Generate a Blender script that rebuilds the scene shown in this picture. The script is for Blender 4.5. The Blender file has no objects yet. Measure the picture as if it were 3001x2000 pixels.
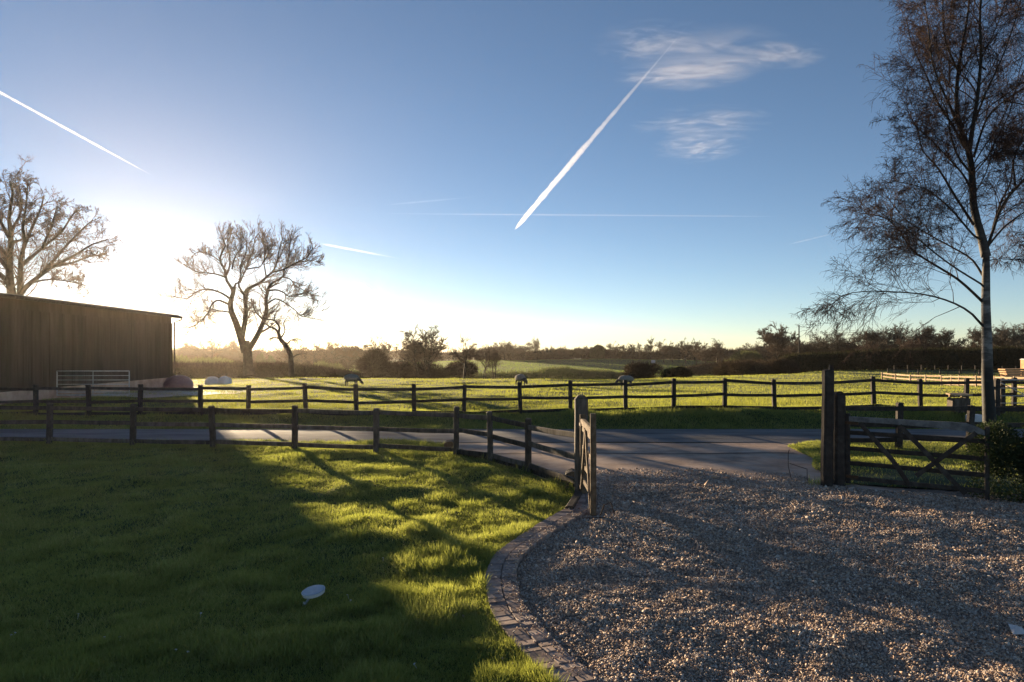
import bpy, bmesh, math, random
import numpy as np
from mathutils import Vector, Matrix
rng = np.random.default_rng(7)
random.seed(7)
SC = bpy.context.scene
COL = SC.collection
# ------------------------------------------------------------------ camera numbers (metres, camera looks along +Y)
E, F, CX, HY = 2.4, 1569.0, 1176.5, 808.0
def pt(px, row, d):                       # the real point seen in that direction at depth d
    return Vector(((px - CX) * d / F, d, E - (row - HY) * d / F))
def gx(px, d): return (px - CX) * d / F
SUN_AZ = math.atan((305 - CX) / F)        # left of the view axis
SUN_EL = math.radians(5.2)

# ------------------------------------------------------------------ noise
_T = np.random.default_rng(3).random((256, 256))
def vn(x, y, s=1.0, seed=0):
    x = np.asarray(x, float) / s + seed * 17.3 + 1000; y = np.asarray(y, float) / s + seed * 9.1 + 1000
    i = np.floor(x).astype(int); j = np.floor(y).astype(int); fx = x - i; fy = y - j
    fx = fx * fx * (3 - 2 * fx); fy = fy * fy * (3 - 2 * fy)
    a = _T[i % 256, j % 256]; b = _T[(i + 1) % 256, j % 256]; c = _T[i % 256, (j + 1) % 256]; d = _T[(i + 1) % 256, (j + 1) % 256]
    return (a * (1 - fx) + b * fx) * (1 - fy) + (c * (1 - fx) + d * fx) * fy
def fbm(x, y, s, seed=0, o=3):
    v = 0; a = .5
    for k in range(o):
        v = v + a * vn(x, y, s / 2 ** k, seed + k); a *= .5
    return v / (1 - .5 ** o)
def sstep(a, b, x):
    t = np.clip((np.asarray(x, float) - a) / (b - a), 0, 1); return t * t * (3 - 2 * t)

# ------------------------------------------------------------------ terrain
DC = np.array([24, 45, 65, 90, 120, 160, 200, 260, 320, 400, 700, 1500, 4000], float)
UC = np.array([-300, 450, 800, 1150, 1400, 1550, 1700, 1900, 2100, 2353, 2700], float)
TZ = np.array([
 [.22, .22, .22, .24, .36, .42, .42, .42, .42, .42, .42],
 [.1, 0, 0, 0, 0, .02, .03, 0, -.15, -.25, -.25],
 [-.1, -.25, -.17, -.25, -.29, -.25, -.2, -.25, -.72, -.75, -.75],
 [-.5, -1.2, -1.4, -1.6, -1.5, -1.0, -.75, -.47, -.65, -.7, -.7],
 [-1, -2.8, -3.2, -4.2, -4.2, -4, -2.6, -1.0, -.8, -.8, -.8],
 [-1.5, -4.3, -4.6, -6, -6, -6, -4.5, -1.6, -.9, -.9, -.9],
 [-2, -4.6, -4.8, -5.3, -5.3, -5.3, -4.9, -2.5, -.9, -.9, -.9],
 [-2, -4.5, -4.4, -3.7, -3.5, -3.7, -4.2, -3, -.5, -.5, -.5],
 [-2, -4.2, -4, -1.8, -1.2, -1.6, -3, -3, 0, 0, 0],
 [-2, -3.8, -3.7, -3, -2.5, -2.8, -3.5, -3, 0, 0, 0],
 [-2, -3, -3, -3, -3, -3, -3, -2, 0, 0, 0],
 [-1.4]*7 + [-1, 0, 0, 0],
 [2.0]*11])
def gz(x, y):
    x = np.asarray(x, float); y = np.asarray(y, float)
    yy = np.maximum(y, 20.0)
    u = np.clip(CX + F * x / yy, UC[0], UC[-1] - 1e-3); d = np.clip(yy, 24, 3999)
    i = np.clip(np.searchsorted(DC, d, side='right') - 1, 0, len(DC) - 2)
    j = np.clip(np.searchsorted(UC, u, side='right') - 1, 0, len(UC) - 2)
    a = (d - DC[i]) / (DC[i + 1] - DC[i]); b = (u - UC[j]) / (UC[j + 1] - UC[j]); b = b * b * (3 - 2 * b)
    z = (TZ[i, j] * (1 - b) + TZ[i, j + 1] * b) * (1 - a) + (TZ[i + 1, j] * (1 - b) + TZ[i + 1, j + 1] * b) * a
    z = z + (fbm(x, y, 5.0, 2) - .5) * .16 * sstep(24, 30, y) + (fbm(x, y, 2.3, 8) - .5) * .3 * sstep(24, 26, y) * (1 - sstep(60, 75, y)) * (1 - sstep(2, 7, x))
    be = 24.0 - 1.1 * sstep(-3, 2, x); bank = sstep(20.95, be, y) * np.interp(CX + F * x / 24, UC, TZ[0]) * (1 + (fbm(x, y, 2.2, 5) - .5) * .7 * (1 - sstep(22.9, 24, y))) + (fbm(x, y, .9, 6) - .5) * .12 * sstep(21, 21.8, y) * (1 - sstep(23.2, 24, y))
    z = np.where(y < 24, bank, z)
    return np.where(y < 20.95, 0.0, z)
def g(x, y): return float(gz(x, y))

# ------------------------------------------------------------------ mesh helpers
def np_mesh(name, V, Fc, smooth=False):
    V = np.ascontiguousarray(V, dtype=np.float32).reshape(-1, 3); Fc = np.ascontiguousarray(Fc, dtype=np.int32)
    m = bpy.data.meshes.new(name); n, k = Fc.shape
    m.vertices.add(len(V)); m.vertices.foreach_set('co', V.ravel())
    m.loops.add(n * k); m.loops.foreach_set('vertex_index', Fc.ravel())
    m.polygons.add(n); m.polygons.foreach_set('loop_start', np.arange(0, n * k, k, dtype=np.int32))
    m.polygons.foreach_set('loop_total', np.full(n, k, dtype=np.int32))
    if smooth: m.polygons.foreach_set('use_smooth', np.ones(n, dtype=bool))
    m.update(calc_edges=True)
    return m
def link(name, mesh, mat=None, parent=None):
    o = bpy.data.objects.new(name, mesh); COL.objects.link(o)
    if mat is not None and not mesh.materials: mesh.materials.append(mat)
    if parent is not None: o.parent = parent
    return o
def tag(o, label=None, cat=None, group=None, kind=None):
    if label: o['label'] = label
    if cat: o['category'] = cat
    if group: o['group'] = group
    if kind: o['kind'] = kind
    return o
def empty(name, loc, label=None, cat=None, group=None, rz=0):
    o = bpy.data.objects.new(name, None); COL.objects.link(o); o.location = loc; o.rotation_euler = (0, 0, rz)
    o.empty_display_size = .2
    return tag(o, label, cat, group)
class MB:                                 # collects boxes, beams, tubes for ONE part
    def __init__(s): s.v = []; s.f = []
    def add(s, v, f):
        b = len(s.v); s.v += [tuple(p) for p in v]; s.f += [tuple(i + b for i in q) for q in f]; return s
    def box(s, c, d, rot=None, jit=0, taper=1.0):
        pts = []
        for sz in (-1, 1):
            for sy, sx in ((-1, -1), (-1, 1), (1, 1), (1, -1)):
                t = taper if sz > 0 else 1
                p = Vector((sx * d[0] / 2 * t, sy * d[1] / 2 * t, sz * d[2] / 2))
                p += Vector((random.uniform(-jit, jit), random.uniform(-jit, jit), random.uniform(-jit, jit)))
                if rot is not None: p = rot @ p
                pts.append(p + Vector(c))
        return s.add(pts, [(3, 2, 1, 0), (4, 5, 6, 7), (0, 1, 5, 4), (1, 2, 6, 5), (2, 3, 7, 6), (3, 0, 4, 7)])
    def beam(s, p0, p1, w, h, jit=0.004, n=5, up=(0, 0, 1), w1=None, h1=None, sag=0):   # sawn timber, slightly uneven
        p0, p1 = Vector(p0), Vector(p1); t = (p1 - p0).normalized(); u = Vector(up)
        sd = t.cross(u).normalized(); u = sd.cross(t).normalized()
        w1 = w if w1 is None else w1; h1 = h if h1 is None else h1
        v = []; f = []
        for k in range(n + 1):
            a = k / n; ww = w + (w1 - w) * a; hh = h + (h1 - h) * a
            c = p0.lerp(p1, a) - Vector((0, 0, 1)) * sag * 4 * a * (1 - a)
            c += sd * random.uniform(-jit, jit) + u * random.uniform(-jit, jit)
            b = .18 * min(ww, hh)
            for x, y in ((-ww/2+b, -hh/2), (ww/2-b, -hh/2), (ww/2, -hh/2+b), (ww/2, hh/2-b), (ww/2-b, hh/2), (-ww/2+b, hh/2), (-ww/2, hh/2-b), (-ww/2, -hh/2+b)):
                v.append(c + sd * x + u * y)
        for k in range(n):
            for q in range(8):
                a = k * 8 + q; b_ = k * 8 + (q + 1) % 8; f.append((a, b_, b_ + 8, a + 8))
        f.append(tuple(range(7, -1, -1))); f.append(tuple(n * 8 + q for q in range(8)))
        return s.add(v, f)
    def tube(s, pts, r, n=8):
        pts = [Vector(p) for p in pts]; rr = r if isinstance(r, (list, tuple)) else [r] * len(pts)
        v = []; f = []; ref = None
        for k, p in enumerate(pts):
            t = (pts[min(k + 1, len(pts) - 1)] - pts[max(k - 1, 0)]).normalized()
            if ref is None: ref = t.orthogonal().normalized()
            ref = (ref - t * ref.dot(t)).normalized(); b = t.cross(ref)
            for q in range(n):
                a = 2 * math.pi * q / n; v.append(p + (ref * math.cos(a) + b * math.sin(a)) * rr[k])
        for k in range(len(pts) - 1):
            for q in range(n): f.append((k*n+q, k*n+(q+1) % n, (k+1)*n+(q+1) % n, (k+1)*n+q))
        f.append(tuple(range(n - 1, -1, -1))); f.append(tuple((len(pts) - 1) * n + q for q in range(n)))
        return s.add(v, f)
    def mesh(s, name, smooth=False):
        m = bpy.data.meshes.new(name); m.from_pydata(s.v, [], s.f); m.update()
        if smooth:
            for p in m.polygons: p.use_smooth = True
        return m
    def build(s, name, mat, parent=None, smooth=False):
        off = parent.matrix_basis.inverted() if parent is not None else None
        m = s.mesh(name, smooth)
        if off is not None: m.transform(off)
        return link(name, m, mat, parent)
def copy_tree(o, parent=None):
    c = o.copy(); COL.objects.link(c); c.parent = parent
    for ch in list(o.children): copy_tree(ch, c)
    return c
def skin(name, verts, edges, radii, mat, parent=None, lv=2):
    bm = bmesh.new(); L = bm.verts.layers.skin.verify(); vs = [bm.verts.new(v) for v in verts]
    for a, b in edges: bm.edges.new((vs[a], vs[b]))
    for i, v in enumerate(vs):
        r = radii[i]; v[L].radius = (r, r) if not isinstance(r, tuple) else r; v[L].use_root = (i == 0)
    m = bpy.data.meshes.new(name); bm.to_mesh(m); bm.free()
    o = link(name, m, mat, parent)
    sk = o.modifiers.new('skin', 'SKIN'); sk.use_smooth_shade = True
    sb = o.modifiers.new('sub', 'SUBSURF'); sb.levels = sb.render_levels = lv
    return o

# ------------------------------------------------------------------ materials
def new_mat(name):
    m = bpy.data.materials.new(name); m.use_nodes = True; nt = m.node_tree; nt.nodes.clear()
    out = nt.nodes.new('ShaderNodeOutputMaterial'); return m, nt, out
def N(nt, typ, **kw):
    n = nt.nodes.new('ShaderNode' + typ)
    for k, v in kw.items():
        if hasattr(n, k): setattr(n, k, v)
        else: n.inputs[k].default_value = v
    return n
def ramp(nt, stops):
    n = nt.nodes.new('ShaderNodeValToRGB'); e = n.color_ramp.elements
    while len(e) < len(stops): e.new(.5)
    for q, (p, c) in zip(e, stops):
        q.position = p; q.color = (c[0], c[1], c[2], 1) if len(c) == 3 else c
    return n
def surf(name, stops, scale=8, stretch=(1, 1, 1), rough=.85, bump=.3, bdist=.01, island=0.0, detail=6, spec=.25, coord='Object', rand_obj=0.0, distort=0.0):
    m, nt, out = new_mat(name); L = nt.links.new
    tc = N(nt, 'TexCoord'); mp = N(nt, 'Mapping'); mp.inputs['Scale'].default_value = stretch
    L(tc.outputs[coord], mp.inputs['Vector'])
    no = N(nt, 'TexNoise', Scale=scale, Detail=detail, Roughness=.62, Distortion=distort); L(mp.outputs[0], no.inputs['Vector'])
    cr = ramp(nt, stops)
    fac = no.outputs['Fac']
    if island or rand_obj:
        src = N(nt, 'NewGeometry').outputs['Random Per Island'] if island else N(nt, 'ObjectInfo').outputs['Random']
        k = island or rand_obj
        ma = N(nt, 'Math', operation='MULTIPLY_ADD'); L(src, ma.inputs[0]); ma.inputs[1].default_value = k; ma.inputs[2].default_value = -k / 2
        ad = N(nt, 'Math', operation='ADD'); L(fac, ad.inputs[0]); L(ma.outputs[0], ad.inputs[1]); fac = ad.outputs[0]
    L(fac, cr.inputs['Fac'])
    b = N(nt, 'BsdfPrincipled', Roughness=rough); b.inputs['Specular IOR Level'].default_value = spec
    L(cr.outputs[0], b.inputs['Base Color'])
    if bump:
        bp = N(nt, 'Bump', Strength=bump, Distance=bdist); L(no.outputs['Fac'], bp.inputs['Height']); L(bp.outputs[0], b.inputs['Normal'])
    L(b.outputs[0], out.inputs['Surface'])
    return m
def leafy(name, stops, trans=.5, tcol=(.2, .25, .04), scale=.25, isl=.5, rough=.6, tmul=1.0, gloss=.06):
    """blades and leaves: light passes through them"""
    m, nt, out = new_mat(name); L = nt.links.new
    geo = N(nt, 'NewGeometry'); no = N(nt, 'TexNoise', Scale=scale, Detail=3.0); L(geo.outputs['Position'], no.inputs['Vector'])
    ma = N(nt, 'Math', operation='MULTIPLY_ADD'); L(geo.outputs['Random Per Island'], ma.inputs[0]); ma.inputs[1].default_value = isl; ma.inputs[2].default_value = -isl / 2
    ad = N(nt, 'Math', operation='ADD'); L(no.outputs['Fac'], ad.inputs[0]); L(ma.outputs[0], ad.inputs[1])
    cr = ramp(nt, stops); L(ad.outputs[0], cr.inputs['Fac'])
    df = N(nt, 'BsdfDiffuse'); L(cr.outputs[0], df.inputs['Color'])
    tr = N(nt, 'BsdfTranslucent')
    mc = N(nt, 'Mix', data_type='RGBA'); mc.inputs['Factor'].default_value = .6; L(cr.outputs[0], mc.inputs[6]); mc.inputs[7].default_value = (*tcol, 1)
    L(mc.outputs[2], tr.inputs['Color'])
    mx = N(nt, 'MixShader'); mx.inputs[0].default_value = trans; L(df.outputs[0], mx.inputs[1]); L(tr.outputs[0], mx.inputs[2])
    gl = N(nt, 'BsdfGlossy', Roughness=rough); gl.inputs['Color'].default_value = (.6, .6, .5, 1)
    m2 = N(nt, 'MixShader'); m2.inputs[0].default_value = gloss; L(mx.outputs[0], m2.inputs[1]); L(gl.outputs[0], m2.inputs[2])
    L(m2.outputs[0], out.inputs['Surface']); return m

M = {}
M['wood'] = surf('weathered_oak', [(.25, (.035, .026, .02)), (.5, (.085, .066, .05)), (.75, (.17, .14, .115))], scale=9, stretch=(1, 1, .35), bump=.5, bdist=.01, rand_obj=.25)
M['wood_dark'] = surf('dark_fence_wood', [(.25, (.022, .017, .014)), (.55, (.05, .04, .034)), (.8, (.1, .085, .072))], scale=8, bump=.5, rand_obj=.2)
M['wood_gate'] = surf('gate_oak', [(.2, (.06, .038, .022)), (.5, (.15, .1, .06)), (.8, (.3, .22, .15))], scale=11, bump=.5, bdist=.008, rand_obj=.2)
M['wood_grey'] = surf('silvered_oak', [(.2, (.05, .05, .05)), (.5, (.13, .13, .13)), (.8, (.24, .24, .235))], scale=10, bump=.5, bdist=.008, rand_obj=.15)
M['wood_new'] = surf('new_softwood', [(.2, (.3, .2, .11)), (.5, (.46, .33, .2)), (.8, (.6, .47, .32))], scale=4, bump=.2, rand_obj=.2)
M['bark'] = surf('dark_bark', [(.3, (.022, .017, .013)), (.6, (.06, .047, .036)), (.8, (.1, .085, .065))], scale=3, bump=.6, bdist=.05)
M['twig'] = surf('twig_bark', [(.3, (.05, .032, .022)), (.7, (.11, .07, .048))], scale=1, bump=0)
M['twig_grey'] = surf('grey_twigs', [(.3, (.05, .042, .034)), (.7, (.1, .085, .066))], scale=1, bump=0)
M['birch_twig'] = surf('birch_twig', [(.3, (.03, .017, .014)), (.7, (.075, .04, .03))], scale=2, bump=0)
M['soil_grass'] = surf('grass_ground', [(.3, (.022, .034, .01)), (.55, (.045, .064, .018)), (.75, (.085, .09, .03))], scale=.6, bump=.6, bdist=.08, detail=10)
M['grass'] = leafy('lawn_blades', [(.1, (.06, .08, .03)), (.5, (.125, .145, .055)), (.75, (.2, .2, .08)), (1, (.42, .35, .18))], trans=.6, tcol=(.56, .62, .09), scale=1.1, isl=.8)
M['grass_field'] = leafy('meadow_blades', [(.2, (.05, .085, .02)), (.5, (.1, .135, .03)), (.8, (.18, .18, .05))], trans=.6, tcol=(.5, .52, .07), scale=.12, isl=.5)
M['grass_hill'] = leafy('hill_blades', [(.2, (.05, .1, .022)), (.5, (.09, .15, .032)), (.8, (.15, .19, .05))], trans=.55, tcol=(.36, .5, .07), scale=.03, isl=.5)
M['evergreen'] = leafy('evergreen_leaf', [(.2, (.012, .022, .01)), (.6, (.03, .048, .02)), (.85, (.05, .07, .03))], trans=.2, tcol=(.08, .12, .03), scale=1.5, isl=.5, gloss=.05)
M['scrub'] = leafy('bare_scrub', [(.2, (.024, .019, .015)), (.55, (.052, .041, .031)), (.85, (.09, .074, .054))], trans=.12, tcol=(.12, .085, .05), scale=.2, isl=.5, gloss=0)
M['scrub_pale'] = leafy('pale_scrub', [(.2, (.06, .075, .034)), (.55, (.11, .12, .06)), (.85, (.17, .165, .09))], trans=.3, tcol=(.2, .22, .08), scale=.2, isl=.5, gloss=0)
M['scrub_dark'] = leafy('dark_hedge', [(.2, (.014, .016, .01)), (.55, (.03, .032, .02)), (.85, (.06, .055, .035))], trans=.15, tcol=(.08, .08, .03), scale=.3, isl=.5, gloss=0)
M['asphalt'] = surf('worn_tarmac', [(.3, (.09, .083, .075)), (.45, (.17, .16, .155)), (.6, (.215, .205, .2)), (.75, (.28, .255, .23))], scale=1.1, stretch=(.4, 1.6, 1), bump=.5, bdist=.02, detail=14, rough=.9, spec=.15)
M['concrete'] = surf('worn_concrete', [(.28, (.24, .17, .13)), (.5, (.44, .32, .25)), (.72, (.58, .45, .36))], scale=1.3, bump=.7, bdist=.02, detail=14, rough=.95, spec=.1)
M['gravel_bed'] = surf('gravel_bed', [(.25, (.07, .055, .045)), (.5, (.2, .155, .125)), (.75, (.36, .28, .22))], scale=26, bump=1.0, bdist=.03, detail=5, rough=.85)
M['stone'] = surf('gravel_stone', [(.12, (.2, .15, .12)), (.35, (.4, .285, .21)), (.5, (.52, .36, .25)), (.68, (.48, .4, .34)), (.92, (.64, .55, .46))], scale=3, bump=0, island=.75, rough=.75, spec=.2)
M['brick'] = surf('paver_brick', [(.2, (.17, .12, .1)), (.5, (.3, .22, .185)), (.8, (.42, .33, .285))], scale=14, bump=.5, bdist=.006, island=.35, rough=.8)
M['cladding'] = surf('barn_boards', [(.25, (.05, .036, .026)), (.5, (.075, .056, .042)), (.8, (.11, .085, .066))], scale=2.5, stretch=(1, 1, .15), bump=.4, island=.12)
M['roof'] = surf('roof_sheet', [(.3, (.1, .1, .1)), (.7, (.17, .165, .16))], scale=1.5, bump=.2)
M['metal'] = surf('galvanised', [(.3, (.3, .31, .32)), (.7, (.45, .46, .47))], scale=6, bump=.1, rough=.45, spec=.6)
M['rust'] = surf('rusty_iron', [(.3, (.04, .024, .016)), (.6, (.1, .055, .03)), (.8, (.18, .1, .06))], scale=30, bump=.4, bdist=.003, rough=.8)
M['wool'] = surf('sheep_wool', [(.3, (.2, .18, .15)), (.7, (.34, .31, .27))], scale=14, bump=.9, bdist=.04, rough=1)
M['sheep_dark'] = surf('sheep_face', [(.3, (.05, .045, .04)), (.7, (.12, .105, .09))], scale=10, bump=0)
M['white'] = surf('white_plastic', [(.3, (.5, .5, .52)), (.7, (.66, .66, .67))], scale=6, bump=.15, rough=.5)
M['glassy'] = surf('frosted_panel', [(.3, (.26, .29, .34)), (.7, (.36, .39, .44))], scale=14, bump=.05, rough=.18, spec=.6)
M['tarp'] = surf('reddish_tarp', [(.3, (.22, .1, .09)), (.7, (.34, .18, .16))], scale=3, bump=.5, bdist=.05, rough=.5, spec=.5)
M['bag'] = surf('woven_bag', [(.3, (.6, .6, .62)), (.7, (.78, .77, .76))], scale=5, bump=.4, bdist=.03)
M['log'] = surf('log_end', [(.3, (.12, .07, .035)), (.7, (.25, .16, .09))], scale=20, bump=.3)
M['orange'] = surf('fresh_timber', [(.3, (.4, .22, .1)), (.7, (.6, .38, .2))], scale=3, bump=.2, island=.4)
M['render'] = surf('pale_render', [(.3, (.5, .5, .5)), (.7, (.62, .61, .6))], scale=2, bump=.1)
M['slate'] = surf('slate_roof', [(.3, (.1, .12, .15)), (.7, (.17, .19, .23))], scale=2, bump=.2)
M['track'] = surf('pale_track', [(.3, (.24, .22, .2)), (.7, (.42, .39, .36))], scale=1.5, bump=.4, bdist=.03, rough=.55, spec=.5)
M['glass'] = surf('window_glass', [(.3, (.03, .035, .04)), (.7, (.05, .055, .06))], scale=2, bump=0, rough=.1, spec=.6)

def birch_mat():
    m, nt, out = new_mat('birch_bark'); L = nt.links.new
    tc = N(nt, 'TexCoord'); mp = N(nt, 'Mapping'); mp.inputs['Scale'].default_value = (2.2, 2.2, 9); L(tc.outputs['Object'], mp.inputs[0])
    n1 = N(nt, 'TexNoise', Scale=1.3, Detail=6.0, Roughness=.7); L(mp.outputs[0], n1.inputs['Vector'])
    n2 = N(nt, 'TexNoise', Scale=1.6, Detail=4.0, Roughness=.6); L(tc.outputs['Object'], n2.inputs['Vector'])
    sep = N(nt, 'SeparateXYZ'); L(tc.outputs['Object'], sep.inputs[0])
    # rough black bark low on the trunk, and again high up where the limbs are young
    mr = N(nt, 'MapRange'); mr.inputs[1].default_value = 1.2; mr.inputs[2].default_value = 2.1; mr.inputs[3].default_value = .7; mr.inputs[4].default_value = 0; L(sep.outputs[2], mr.inputs[0])
    mr2 = N(nt, 'MapRange'); mr2.inputs[1].default_value = 3.2; mr2.inputs[2].default_value = 6.0; mr2.inputs[3].default_value = 0; mr2.inputs[4].default_value = .45; L(sep.outputs[2], mr2.inputs[0])
    a = N(nt, 'Math', operation='ADD'); L(mr.outputs[0], a.inputs[0]); L(mr2.outputs[0], a.inputs[1])
    w = N(nt, 'Math', operation='MULTIPLY_ADD'); L(n2.outputs['Fac'], w.inputs[0]); w.inputs[1].default_value = .7; L(n1.outputs['Fac'], w.inputs[2])
    s = N(nt, 'Math', operation='SUBTRACT'); L(w.outputs[0], s.inputs[0]); L(a.outputs[0], s.inputs[1])
    cr = ramp(nt, [(.5, (.016, .014, .012)), (.72, (.06, .052, .046)), (.84, (.085, .077, .07)), (1.0, (.25, .235, .22))]); L(s.outputs[0], cr.inputs[0])
    b = N(nt, 'BsdfPrincipled', Roughness=.75); L(cr.outputs[0], b.inputs['Base Color'])
    bp = N(nt, 'Bump', Strength=.6, Distance=.02); L(n1.outputs['Fac'], bp.inputs['Height']); L(bp.outputs[0], b.inputs['Normal'])
    L(b.outputs[0], out.inputs[0]); return m
M['birch'] = birch_mat()

# ------------------------------------------------------------------ scattered blades
def spray(B, D, Ln, W, r=rng):
    B = np.asarray(B, float); n = len(B)
    D = D / np.linalg.norm(D, axis=1, keepdims=True)
    v = r.normal(size=(n, 3)); v[:, 2] *= .3
    s = np.cross(D, v); s /= np.linalg.norm(s, axis=1, keepdims=True) + 1e-9
    W = np.asarray(W)[:, None] * .5; Ln = np.asarray(Ln)[:, None]
    V = np.stack([B - s * W, B + s * W, B + D * Ln], 1).reshape(-1, 3)
    return V, np.arange(3 * n).reshape(-1, 3)
def blades(x, y, z, h, w, lean=.45, r=rng):
    n = len(x); D = r.normal(size=(n, 3)) * lean; D[:, 2] = 1
    return spray(np.stack([x, y, z - .008], 1), D, h, w, r)

# ------------------------------------------------------------------ trees
def resample(pts, K):
    pts = np.array(pts, float); n = len(pts)
    seg = np.r_[0, np.cumsum(np.linalg.norm(np.diff(pts[:, :3], axis=0), axis=1))]; t = np.linspace(0, seg[-1], K)
    i = np.clip(np.searchsorted(seg, t, side='right') - 1, 0, n - 2)
    a = ((t - seg[i]) / np.maximum(seg[i + 1] - seg[i], 1e-9))[:, None]
    p0 = pts[np.maximum(i - 1, 0)]; p1 = pts[i]; p2 = pts[i + 1]; p3 = pts[np.minimum(i + 2, n - 1)]
    return .5 * (2 * p1 + (p2 - p0) * a + (2 * p0 - 5 * p1 + 4 * p2 - p3) * a ** 2 + (3 * p1 - p0 - 3 * p2 + p3) * a ** 3)
def unit(v): return v / (np.linalg.norm(v, axis=-1, keepdims=True) + 1e-9)
def grow(P, R, Ln, n, t0, ang, angsd, lr, rr, K, wob, trop, r, tend=.25, t1=1.0, shape=.5, lmin=0):
    Np, K0 = P.shape[:2]; idx = np.repeat(np.arange(Np), n); m = len(idx)
    t = r.uniform(t0, t1, m); f = t * (K0 - 1); i = np.minimum(f.astype(int), K0 - 2); a = (f - i)[:, None]
    st = P[idx, i] * (1 - a) + P[idx, i + 1] * a; tan = unit(P[idx, i + 1] - P[idx, i])
    r0 = (R[idx, i] * (1 - a[:, 0]) + R[idx, i + 1] * a[:, 0]) * rr
    v = r.normal(size=(m, 3)); v = unit(v - (v * tan).sum(1, keepdims=True) * tan)
    an = np.radians(r.normal(ang, angsd, m))[:, None]; d = tan * np.cos(an) + v * np.sin(an)
    L = np.maximum(Ln[idx] * lr * (1 - shape * t) * r.uniform(.6, 1.25, m), lmin); step = (L / (K - 1))[:, None]
    pts = [st]; tr = np.array(trop)
    for k in range(K - 1):
        d = unit(d + wob * r.normal(size=(m, 3)) + tr); pts.append(pts[-1] + d * step)
    return np.stack(pts, 1), r0[:, None] * np.linspace(1, tend, K)[None], L
def tubes(P, R, S):
    Nn, K = P.shape[:2]; T = unit(np.gradient(P, axis=1))
    ref = np.zeros_like(T); ref[..., 0] = .31; ref[..., 1] = .87; ref[..., 2] = .38
    u = unit(np.cross(T, ref)); v = np.cross(T, u)
    a = np.arange(S) * 2 * np.pi / S
    ring = P[:, :, None] + R[:, :, None, None] * (u[:, :, None] * np.cos(a)[:, None] + v[:, :, None] * np.sin(a)[:, None])
    b = (np.arange(Nn) * K * S)[:, None, None] + (np.arange(K - 1) * S)[None, :, None]; q = np.arange(S)[None, None]
    f = np.stack([b + q, b + (q + 1) % S, b + S + (q + 1) % S, b + S + q], -1).reshape(-1, 4)
    return ring.reshape(-1, 3), f
def cat(parts):
    V = []; Fc = []; o = 0
    for v, f in parts: V.append(v); Fc.append(f + o); o += len(v)
    return np.concatenate(V), np.concatenate(Fc)
def plen(P): return np.linalg.norm(np.diff(P, axis=1), axis=2).sum(1)
def make_tree(name, base, limbs, spec, matT, matC, label, cat_='tree', group=None, seed=1, K=14, S=7, catk=None, split=None):
    """limbs: list of (K-resampled polylines Nx4: x,y,z,r) in world metres; spec: list of grow() levels"""
    r = np.random.default_rng(seed)
    root = empty(name, base, label, cat_, group)
    A = np.stack([resample(l, K) for l in limbs]); P, R = A[..., :3], np.maximum(A[..., 3], .004)
    b = np.array(base, float)
    tv, tf = tubes(P[:split] - b, R[:split], S)
    if split: link('limb', np_mesh('limb', *tubes(P[split:] - b, R[split:], S), True), M['bark'], root)
    link('trunk', np_mesh('trunk', tv, tf, True), matT, root)
    lev = [(P, R, plen(P))]; crown = []
    for s in spec:
        src = lev[s.get('src', -1)]; sel = slice(s.get('skip', 0), None)
        P2, R2, L2 = grow(src[0][sel], src[1][sel], src[2][sel] if not s.get('len') else np.full(len(src[0][sel]), s['len']), s['n'], s.get('t0', .3), s.get('ang', 45), s.get('sd', 12), s.get('lr', .5), s.get('rr', .55), s.get('K', 6), s.get('wob', .18), s.get('trop', (0, 0, .05)), r, s.get('tend', .3), 1.0, s.get('shape', .5))
        R2 = np.clip(R2, s.get('rmin', .006), s.get('rmax', 1)) * np.linspace(1, s.get('tend', .3), R2.shape[1])[None] if 'rmax' in s else np.maximum(R2, s.get('rmin', .006))
        lev.append((P2, R2, L2)); crown.append(tubes(P2 - b, R2, 4 if R2.max() > .06 else 3))
    if catk:                                     # buds, catkins, clinging leaves at the twig ends
        P2 = lev[-1][0].reshape(-1, 3); k = r.integers(0, len(P2), catk['n']); Bp = P2[k] - b
        D = r.normal(size=(len(k), 3)) * .7; D[:, 2] += catk.get('dz', -1)
        v, f = spray(Bp, D, r.uniform(.5, 1.2, len(k)) * catk['l'], r.uniform(.5, 1.2, len(k)) * catk['w'], r)
        fq = np.concatenate([f, f[:, 2:3]], 1)   # triangles kept in their own mesh below
        link('buds', np_mesh('buds', v, f), catk['mat'], root)
    cv, cf = cat(crown)
    link('crown', np_mesh('crown', cv, cf), matC, root)
    return root
def limb(pts, conv, d, r0, r1, slope, r, y0=0.0):
    """pts read off in crop units; conv -> (px,row); slope carries the limb towards or away from the camera"""
    out = []; acc = 0; prev = None
    for k, p in enumerate(pts):
        px, row = conv(*p); q = pt(px, row, d)
        if prev is not None: acc += (Vector((q.x, 0, q.z)) - Vector((prev.x, 0, prev.z))).length
        prev = q; a = k / (len(pts) - 1)
        dy = y0 + acc * slope
        s = (d + dy) / d
        w = Vector((q.x * s, d + dy, E + (q.z - E) * s))
        out.append((w.x, w.y, w.z, (r0 + (r1 - r0) * a ** .8)))
    return out
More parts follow.
